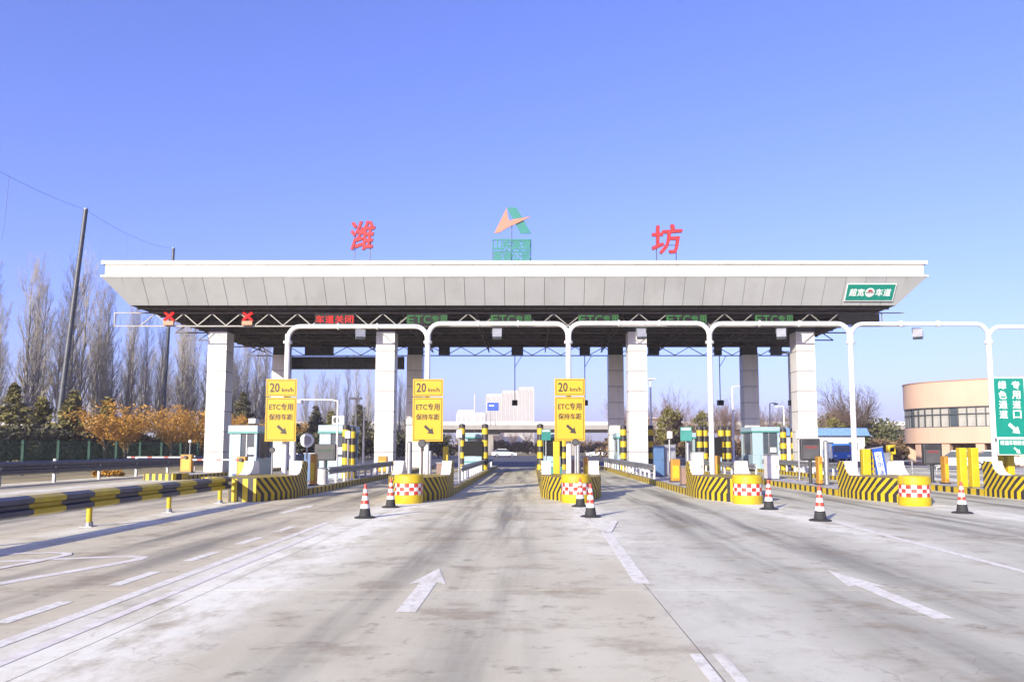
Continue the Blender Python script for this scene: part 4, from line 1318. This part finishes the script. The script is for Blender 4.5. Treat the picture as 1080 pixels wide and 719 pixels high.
# ================================================================ VEHICLES
def wheel(parent, x, y, r=.33):
    w = MB().lathe([(r * .6, -.1), (r, -.09), (r, .09), (r * .6, .1)], 18).build('wheel', 'rubber', parent, (x, y, r), smooth=40)
    w.rotation_euler = (R(90), 0, 0)
    MB().lathe([(r * .6, -.105), (r * .55, .108)], 14).build('rim', 'galv', w)
def car(x, y, rz, label, mt='car_white'):
    # side profile in XZ, front towards +X
    t = thing('car', label, 'car', (x, y, -.01), rz, group='white cars behind the plaza')
    body = [(-2.2, .35), (2.15, .35), (2.25, .55), (2.15, .78), (1.2, .92), (-1.7, .98), (-2.2, .92), (-2.28, .6)]
    MB().prism(body, 1, -.88, .88).build('body', mt, t)
    cab = [(-1.75, .975), (1.15, .925), (.45, 1.42), (-1.1, 1.46), (-1.55, 1.30)]
    MB().prism([(a, b_ + .002) for a, b_ in cab], 1, -.74, .74).build('window_band', 'glass_dark', t)
    MB().prism([(-1.15, 1.44), (.48, 1.41), (.38, 1.49), (-1.05, 1.53)], 1, -.72, .72).build('roof', mt, t)
    for px_ in (1.38, -1.35):
        for sy in (-.80, .80):
            wheel(t, px_, sy)
    for sy in (-.62, .62):
        MB().box((0, 0, 0), (.06, .36, .14)).build('headlight', 'sign_white', t, (2.23, sy, .68))
        MB().box((0, 0, 0), (.06, .30, .14)).build('tail_light', 'red_letter', t, (-2.27, sy, .75))
    return t
car(-4.9, 138, R(8), 'white car on the road left of the centre lane, below the overpass')
car(12.2, 138, R(176), 'white car on the road right of the third yellow sign')
car(33.6, 60, R(150), 'white car parked before the curved building')
car(38.5, 64, R(160), 'second white car parked before the curved building, farther right')
t = thing('blue_truck', 'bright blue truck cab parked behind the rightmost column', 'truck', (36.6, 90.3, -.01), R(-100), group=None)
prof = [(-1.0, .45), (1.15, .45), (1.2, 1.15), (.95, 2.05), (.7, 2.2), (-.9, 2.2), (-1.0, 2.0)]
MB().prism(prof, 1, -1.05, 1.05).build('cab', 'car_blue', t)
MB().prism([(1.20, 1.22), (.99, 1.98), (1.02, 2.0), (1.23, 1.22)], 1, -.9, .9).build('windscreen', 'glass_dark', t)
for sy in (-1.06, 1.06):
    MB().prism([(-.2, 1.2), (.9, 1.2), (.75, 1.95), (-.2, 1.95)], 1, sy - .01, sy + .01).build('side_window', 'glass_dark', t)
box('cargo_bed', 'car_blue', t, (-2.9, 0, 1.05), (3.6, 2.1, .9))
for px_ in (.3, -2.2, -3.8):
    for sy in (-.92, .92):
        wheel(t, px_, sy, .42)
for sy in (-.75, .75):
    box('headlight', 'sign_white', t, (1.2, sy, .75), (.06, .3, .2))

# ================================================================ VEGETATION
def grow(mb, rg, p, d, L, r, lvl, spec):
    """one limb and its side shoots; spec[lvl] = (count, length factor, spread, lift, segs)"""
    n = spec[lvl][4]
    pts = [p]; rad = [r]
    dd = d.copy()
    for i in range(n):
        dd = (dd + Vector((rg.gauss(0, .10), rg.gauss(0, .10), spec[lvl][3] * .12))).normalized()
        pts.append(pts[-1] + dd * L / n)
        rad.append(max(r * (1 - (i + 1) / n * .85), .0085))
    mb.tube(pts, rad, 6 if lvl == 0 else 3, cap=False)
    if lvl + 1 < len(spec):
        cnt, lf, spr, lift, _ = spec[lvl + 1]
        lo = .14 if lvl == 0 else .15
        for k in range(cnt):
            u = lo + (1 - lo) * (k + rg.random()) / cnt
            i = min(int(u * n), n - 1); f = u * n - i
            q = pts[i].lerp(pts[i + 1], f)
            t = (pts[i + 1] - pts[i]).normalized()
            a = rg.uniform(0, 2 * math.pi)
            o = t.orthogonal().normalized()
            o = (Matrix.Rotation(a, 3, t) @ o)
            s = spr * rg.uniform(.7, 1.3)
            nd = (t * math.cos(s) + o * math.sin(s)).normalized()
            ln = L * lf * rg.uniform(.6, 1.2) * (1 - .62 * u if lvl == 0 else 1 - .3 * u)
            grow(mb, rg, q, nd, ln, rad[i] * .45, lvl + 1, spec)

def bare_tree_meshes(seed, H, r, spec, material, fork=None):
    rg = random.Random(seed)
    mb = MB()
    mt_ = MB()
    trunk = MB()
    # trunk and crown as two meshes
    n = spec[0][4]
    pts = [Vector((0, 0, -.05))]; rad = [r]
    dd = Vector((rg.gauss(0, .02), rg.gauss(0, .02), 1)).normalized()
    TL = H * (fork or .97)
    for i in range(n):
        dd = (dd + Vector((rg.gauss(0, .03), rg.gauss(0, .03), .05))).normalized()
        pts.append(pts[-1] + dd * TL / n)
        rad.append(max(r * (1 - (i + 1) / n * (.5 if fork else .95)), .008))
    trunk.tube(pts, rad, 7, cap=True)
    cnt, lf, spr, lift, _ = spec[1]
    lo = .55 if fork else .16
    for k in range(cnt):
        u = lo + (1 - lo) * (k + rg.random()) / cnt
        i = min(int(u * n), n - 1); f = u * n - i
        q = pts[i].lerp(pts[i + 1], f)
        a = rg.uniform(0, 2 * math.pi)
        s = spr * rg.uniform(.7, 1.25)
        nd = Vector((math.sin(s) * math.cos(a), math.sin(s) * math.sin(a), math.cos(s)))
        ln = H * lf * rg.uniform(.65, 1.2) * (1 if fork else (1 - .55 * u))
        grow(mb, rg, q, nd, ln, max(rad[i] * .42, .02), 1, spec)
    a = trunk.mesh('trunk', 60); b_ = mb.mesh('crown', None, False)
    a.materials.append(M[material]); b_.materials.append(M[material])
    return a, b_

def put_tree(name, meshes, x, y, s, rz, label, cat, group, extra=None, z=-.03):
    t = thing(name, label, cat, (x, y, z), rz, group)
    t.scale = (s[0], s[0], s[1]) if isinstance(s, tuple) else (s, s, s)
    link('trunk', meshes[0], t); link('crown', meshes[1], t)
    if extra:
        link('leaves', extra, t)
    return t

# tall bare poplars along the far left
POP = [bare_tree_meshes(10 + i, 22, .26, [(0, 0, 0, 0, 8), (52, .31, .40, 1.7, 4), (11, .38, .40, 1.6, 3), (3, .45, .45, 1.2, 2)], 'bark_grey') for i in range(5)]
rg = random.Random(77)
pops = []
for i in range(31):
    y = 76 + i * 2.7
    pops.append((-56 + rg.uniform(-1.5, 1.5), y + rg.uniform(-.8, .8)))
for i in range(11):
    pops.append((-61 + rg.uniform(-2, 2), 84 + i * 9 + rg.uniform(-2, 2)))
for i in range(10):
    pops.append((-58.5 + rg.uniform(-1, 1), 84 + i * 6.5 + rg.uniform(-1.5, 1.5)))
pops.sort(key=lambda p: p[0] / p[1])
for i, (x, y) in enumerate(pops):
    put_tree('poplar_tree', POP[i % 5], x, y, (rg.uniform(.8, 1.15), rg.uniform(.70, 1.12)), rg.uniform(0, 6.28),
             'tall bare grey poplar, %s from the left in the row beyond the green fence' % ORD[i], 'tree', 'bare poplars beyond the fence')

def leaves(n, seed, sampler, size, aspect=1.6, flat_=0.0):
    rg = random.Random(seed)
    v = []; f = []
    for i in range(n):
        p = sampler(rg)
        a = Vector((rg.gauss(0, 1), rg.gauss(0, 1), rg.gauss(0, 1) * (1 - flat_))).normalized()
        b_ = a.orthogonal().normalized()
        b_ = Matrix.Rotation(rg.uniform(0, 6.28), 3, a) @ b_
        s = size * rg.uniform(.6, 1.4)
        k = len(v)
        v += [tuple(p - a * s * aspect / 2), tuple(p + b_ * s / 2), tuple(p + a * s * aspect / 2), tuple(p - b_ * s / 2)]
        f.append((k, k + 1, k + 2, k + 3))
    me = bpy.data.meshes.new('leaves')
    me.from_pydata(v, [], f)
    return me

def crown_sampler(clumps):
    def s(rg):
        c, r = rg.choice(clumps)
        while True:
            q = Vector((rg.uniform(-1, 1), rg.uniform(-1, 1), rg.uniform(-1, 1)))
            if q.length < 1:
                break
        return Vector(c) + Vector((q.x * r, q.y * r, q.z * r * .75))
    return s

# orange-leaved trees behind the fence
ORG = []
for i in range(4):
    a, b_ = bare_tree_meshes(40 + i, 5.6, .11, [(0, 0, 0, 0, 5), (13, .44, .62, 1.0, 4), (9, .46, .5, 1.1, 3), (6, .5, .5, .9, 2)], 'bark_brown', fork=.5)
    b_.materials.clear(); b_.materials.append(M['twig_gold'])
    rg2 = random.Random(400 + i)
    cl = [((rg2.gauss(0, 1.15), rg2.gauss(0, 1.15), 4.2 + rg2.gauss(0, .75)), rg2.uniform(.45, 1.0)) for _ in range(22)]
    lv = leaves(1500, 41 + i, crown_sampler(cl), .075, 2.4)
    lv.materials.append(M['leaf_orange'])
    ORG.append((a, b_, lv))
orgs = [(-37 + rg.uniform(-1.5, 1.5), 66 + i * 3.2 + rg.uniform(-1, 1)) for i in range(19)]
orgs.sort(key=lambda p: p[0] / p[1])
for i, (x, y) in enumerate(orgs):
    a, b_, lv = ORG[i % 4]
    put_tree('orange_tree', (a, b_), x, y, (rg.uniform(1.1, 1.4), rg.uniform(.85, 1.08)), rg.uniform(0, 6.28), 'small tree with orange winter leaves, %s from the left behind the green fence' % ORD[i], 'tree', 'orange-leaved trees behind the fence', lv)

# rough evergreens
def evergreen_mesh(seed, H, wide, n, material, size=.2):
    rg2 = random.Random(seed)
    tr, br = bare_tree_meshes(seed, H, .15, [(0, 0, 0, 0, 6), (26, .26, 1.0, .5, 4), (5, .45, .5, .3, 3), (3, .5, .5, .2, 2)], 'bark_brown')
    brs_ = []
    for _ in range(110):
        u = rg2.random() ** .85
        brs_.append((rg2.uniform(0, 6.28), .7 + u * (H - .9), wide * (1 - u) ** .8 * rg2.uniform(.45, 1.1) + .15))
    def tiers(rg_):
        a_, z_, L_ = rg_.choice(brs_)
        f = L_ * rg_.uniform(.12, 1.0) ** .7
        w_ = rg_.gauss(0, .10 + .16 * L_ * (1 - f / L_) + .05)
        return Vector((f * math.cos(a_) - w_ * math.sin(a_), f * math.sin(a_) + w_ * math.cos(a_), z_ - .10 * f + .05 * f * f + rg_.gauss(0, .10)))
    lv = leaves(n, seed, tiers, size, 2.6, .45)
    lv.materials.append(M[material])
    return tr, br, lv
CON = [evergreen_mesh(61, 7.6, 3.0, 3800, 'leaf_olive', .17), evergreen_mesh(62, 7.0, 3.2, 3600, 'leaf_olive', .17), evergreen_mesh(63, 8.2, 3.4, 3600, 'leaf_dark')]
cons = [(-50.5, 74, 0), (-46.4, 72, 1), (-47.0, 78, 0), (-43.0, 70.5, 1), (-42.4, 76, 0), (-49, 67, 2),
        (-36, 112, 2), (-33.5, 118, 2), (-30.5, 116, 0), (-27.6, 122, 2), (-25, 128, 1), (-22.8, 118, 2), (-38, 100, 2), (-20.5, 140, 2)]
cons.sort(key=lambda p: p[0] / p[1])
for i, (x, y, k) in enumerate(cons):
    s = rg.uniform(.85, 1.12) * (.95 if y < 90 else 1.12)
    put_tree('evergreen_tree', CON[k][:2], x, y, s, rg.uniform(0, 6.28), '%s evergreen, %s from the left behind the fence on the left' % (('olive green', 'olive green', 'dark green')[k], ORD[i]), 'tree', 'evergreens on the left', CON[k][2])

# dark hedge bushes below the trees
def bush_mesh(seed, n, material, rx, ry, h, size=.16):
    rg2 = random.Random(seed)
    cl = [((rg2.uniform(-rx, rx), rg2.uniform(-ry, ry), h * rg2.uniform(.25, .75)), h * rg2.uniform(.25, .4)) for _ in range(16)]
    lv = leaves(n, seed, crown_sampler(cl), size, 1.5)
    lv.name = 'foliage'
    lv.materials.append(M[material])
    st = MB()
    for k in range(5):
        st.tube([(0, 0, -.03), (rg2.uniform(-rx, rx) * .6, rg2.uniform(-ry, ry) * .6, h * .6)], [.05, .02], 5, cap=False)
    sm = st.mesh('stems'); sm.materials.append(M['bark_brown'])
    return lv, sm
BUSH = [bush_mesh(80 + i, 3200, 'leaf_dark', 2.2, 1.0, 3.0, .2) for i in range(3)]
def put_bush(b_, x, y, s, label, group, rz=0):
    t = thing('bush', label, 'bush', (x, y, -.03), rz, group)
    t.scale = (s, s, s)
    link('foliage', b_[0], t); link('stems', b_[1], t)
n = 0
hb = [(-41.5 + rg.uniform(-.6, .6), 52 + i * 3.6) for i in range(30)]
for i, (x, y) in enumerate(sorted(hb, key=lambda p: p[0] / p[1])):
    put_bush(BUSH[i % 3], x, y, rg.uniform(.95, 1.25), 'dark hedge bush, %s from the left below the orange trees' % ORD[i], 'dark hedge behind the fence', rg.uniform(1.2, 1.9))
for i, (x, y) in enumerate(((-29, 105), (-26, 109), (-23, 112), (-20.5, 116), (-18, 121), (-31, 100), (-15.5, 128))):
    put_bush(BUSH[i % 3], x, y, 1.35, 'dark bush, number %s along the road behind the booths on the left' % ORD[i], 'dark bushes behind the booths', rg.uniform(0, 3))

# distant bare brown trees behind the plaza, right and centre
BRN = [bare_tree_meshes(90 + i, 9, .16, [(0, 0, 0, 0, 6), (20, .50, .62, .9, 4), (10, .42, .55, .9, 3), (6, .45, .6, .6, 2)], 'bark_red', fork=.55) for i in range(4)]
brs = []
for i in range(28):
    y = rg.uniform(100, 150)
    pxx = 650 + i * 9.5 + rg.uniform(-6, 6)
    brs.append(((pxx - 560) / 800 * y, y, rg.uniform(.75, 1.05)))
for i in range(14):
    y = rg.uniform(186, 230)
    pxx = 440 + i * 14 + rg.uniform(-5, 5)
    brs.append(((pxx - 560) / 800 * y, y, rg.uniform(.55, .8)))
brs.sort(key=lambda p: p[0] / p[1])
for i, (x, y, s) in enumerate(brs):
    put_tree('bare_brown_tree', BRN[i % 4], x, y, s, rg.uniform(0, 6.28), 'reddish brown bare tree, %s from the left in the distant belt' % ORD[i], 'tree', 'distant bare brown trees')
for i in range(14):
    y = rg.uniform(120, 150)
    x = (322 + i * 9.0 + rg.uniform(-4, 4) - 560) / 800 * y
    put_tree('bare_grey_tree', POP[i % 5], x, y, (rg.uniform(.5, .7), rg.uniform(.55, .75)), rg.uniform(0, 6.28), 'slim bare grey tree, %s from the left between the first two columns' % ORD[i], 'tree', 'slim bare trees behind the booths')
# brown shrubs under the overpass and the tree belt
BSH = [bush_mesh(120 + i, 1500, 'leaf_brown', 2.4, 1.2, 2.4, .2) for i in range(2)]
bs = []
for i in range(40):
    y = rg.uniform(186, 205) if i < 18 else rg.uniform(110, 140)
    pxx = (440 + i * 13) if i < 18 else (655 + (i - 18) * 13)
    bs.append(((pxx - 560) / 800 * y, y))
for i, (x, y) in enumerate(sorted(bs, key=lambda p: p[0] / p[1])):
    put_bush(BSH[i % 2], x, y, rg.uniform(1.1, 1.7), 'dry brown shrub, %s from the left in the far belt' % ORD[i], 'dry brown shrubs in the distance', rg.uniform(0, 3))
# loose olive evergreens at right
OLV = []
for i in range(2):
    a, b_ = bare_tree_meshes(240 + i, 7.5, .14, [(0, 0, 0, 0, 5), (16, .34, .5, 1.2, 4), (6, .45, .5, 1, 3), (3, .5, .6, .8, 2)], 'bark_brown', fork=.6)
    rg2 = random.Random(270 + i)
    cl = []
    for _ in range(34):
        zz = rg2.uniform(1.2, 7.6)
        w = 1.5 * (1 - abs(zz - 3.4) / 5.2)
        cl.append(((rg2.gauss(0, w), rg2.gauss(0, w), zz), rg2.uniform(.35, .8)))
    lv = leaves(2600, 271 + i, crown_sampler(cl), .17, 2.0)
    lv.materials.append(M['leaf_olive'])
    OLV.append((a, b_, lv))
for i, (x, y, s, nm) in enumerate(((18.2, 100, .95, 'large olive evergreen right of the third column'), (19.8, 104, .8, 'smaller olive evergreen beside the windowed brown block'), (25.2, 112, .95, 'olive evergreen behind the fourth white pole'),
                                   (39.0, 98, .7, 'olive evergreen left of the curved building'))):
    put_tree('evergreen_tree', OLV[i % 2][:2], x, y, s, i, nm, 'tree', 'olive evergreens on the right', OLV[i % 2][2])
# the big bare tree right of the last column
BIG = bare_tree_meshes(140, 10.5, .42, [(0, 0, 0, 0, 5), (20, .62, .85, .8, 6), (12, .44, .6, .8, 4), (9, .44, .6, .5, 3)], 'bark_brown', fork=.34)
put_tree('spreading_tree', BIG, 45.0, 105, 1.18, .4, 'big spreading bare tree right of the rightmost column', 'tree', None)
GRN = [bush_mesh(150 + i, 3000, 'leaf_green', 2.3, 1.4, 4.6, .2) for i in range(2)]
for i, (x, y, s, nm) in enumerate(((40.5, 108, 1.5, 'green bush under the left half of the big bare tree'), (45.5, 108, 1.55, 'green bush behind the trunk of the big bare tree'), (49.5, 107, 1.35, 'green bush right of the big bare tree'))):
    put_bush(GRN[i % 2], x, y, s, nm, 'green bushes under the big tree', i)
for i, (x, y, s, nm) in enumerate(((40.5, 84, 1.25, 'brown bush at the left corner of the curved building'), (37.6, 80, 1.0, 'low brown bush before the curved building corner'))):
    put_bush(BSH[i % 2], x, y, s, nm, 'brown bushes by the curved building', i)
# clipped yellow shrub by the dark guardrail
SB = bush_mesh(170, 900, 'leaf_orange', .8, .5, .55, .1)
put_bush(SB, -25.2, 45.5, 1.0, 'low yellow shrub behind the dark guardrail', None)

# ---------------------------------------------------------------- green fence
fe = thing('green_fence', 'green wire fence with thick green posts along the far left', 'fence', (-32, 30, -.03))
for i in range(22):
    y = i * 3.6
    p = MB().box((0, 0, 1.12), (.17, .17, 2.25)).build('post', 'fence_green', fe, (0, y, 0))
    if i < 21:
        mb = MB()
        for z in (.15, 1.0, 1.95, 2.2):
            mb.bar((0, .13, z), (0, 3.47, z), .03)
        for j in range(20):
            mb.bar((0, .25 + j * .16, .12), (0, .25 + j * .16, 2.2), .008)
        mb.build('wire_panel', 'fence_green', fe, (0, y, 0))
# ---------------------------------------------------------------- net poles and cables
def net_pole(x, y, h, lean, label):
    t = thing('net_pole', label, 'pole', (x, y, 0), group='tall net poles')
    MB().tube([(0, 0, -.2), (lean * h * .5, 0, h * .5), (lean * h, 0, h)], [.27, .24, .20], 12).build('mast', 'dark_steel', t, smooth=40)
    MB().lathe([(.21, 0), (.21, .12)], 12).build('cap', 'galv', t, (lean * h, 0, h))
    for i in range(10):
        MB().box((lean * h * i / 10 + .26, 0, h * i / 10), (.3, .05, .05)).build('step_rung', 'dark_steel', t)
    return (x + lean * h, y, h)
p1 = net_pole(-44.5, 71, 24.4, .075, 'tall dark leaning pole left of the canopy')
p2 = net_pole(-52.0, 107, 30.2, .02, 'tip of a tall dark pole above the left end of the canopy')
p0 = (-37.5, 48.0, 21.2)
def sag(a, b_, s, n=10):
    a, b_ = Vector(a), Vector(b_)
    return [a.lerp(b_, i / n) - Vector((0, 0, s * 4 * (i / n) * (1 - i / n))) for i in range(n + 1)]
cw = tag(MB().tube(sag(p0, p1, .3), .013, 5).build('cable', 'dark_steel'), 'thin cable rising leftwards from the tall dark pole out of the picture', 'cable')
cw = tag(MB().tube(sag(p1, p2, .7), .014, 5).build('cable', 'dark_steel'), 'thin cable between the tall dark pole and the pole tip above the canopy', 'cable')
for j, (u, L) in enumerate(((.02, 5), (.22, 5))):
    q = Vector(p0).lerp(Vector(p1), u + .1) - Vector((0, 0, .2))
    tag(MB().tube([q, q + Vector((-.1, 0, -L * .7)), q + Vector((-.3, 0, -L))], .012, 5).build('dropper_cord', 'dark_steel'), ('left' if j == 0 else 'right') + ' one of two loose cords hanging from the cable at the top left', 'cord')
for j, (u, L) in enumerate(((.38, 4.5), (.58, 4.0))):
    q = sag(p1, p2, .7, 50)[int(u * 50)]
    tag(MB().tube([q, q + Vector((0, 0, -L * .7)), q + Vector((-.1, 0, -L))], .012, 5).build('dropper_cord', 'dark_steel'), ('left' if j == 0 else 'right') + ' one of two loose cords hanging above the left canopy corner', 'cord')

# ================================================================ HAZE
hz = MB().box((0, 700, 18), (1900, 1700, 39)).build('haze', 'white_paint')
hz['kind'] = 'stuff'
hz['label'] = 'thin pale winter haze over the whole plaza'
hm = bpy.data.materials.new('haze_air')
hm.use_nodes = True
for n in list(hm.node_tree.nodes):
    hm.node_tree.nodes.remove(n)
pv = hm.node_tree.nodes.new('ShaderNodeVolumePrincipled')
pv.inputs['Color'].default_value = (0.94, 0.91, 1.0, 1)
pv.inputs['Density'].default_value = 0.00032
mo = hm.node_tree.nodes.new('ShaderNodeOutputMaterial')
hm.node_tree.links.new(pv.outputs[0], mo.inputs['Volume'])
hz.data.materials.clear()
hz.data.materials.append(hm)
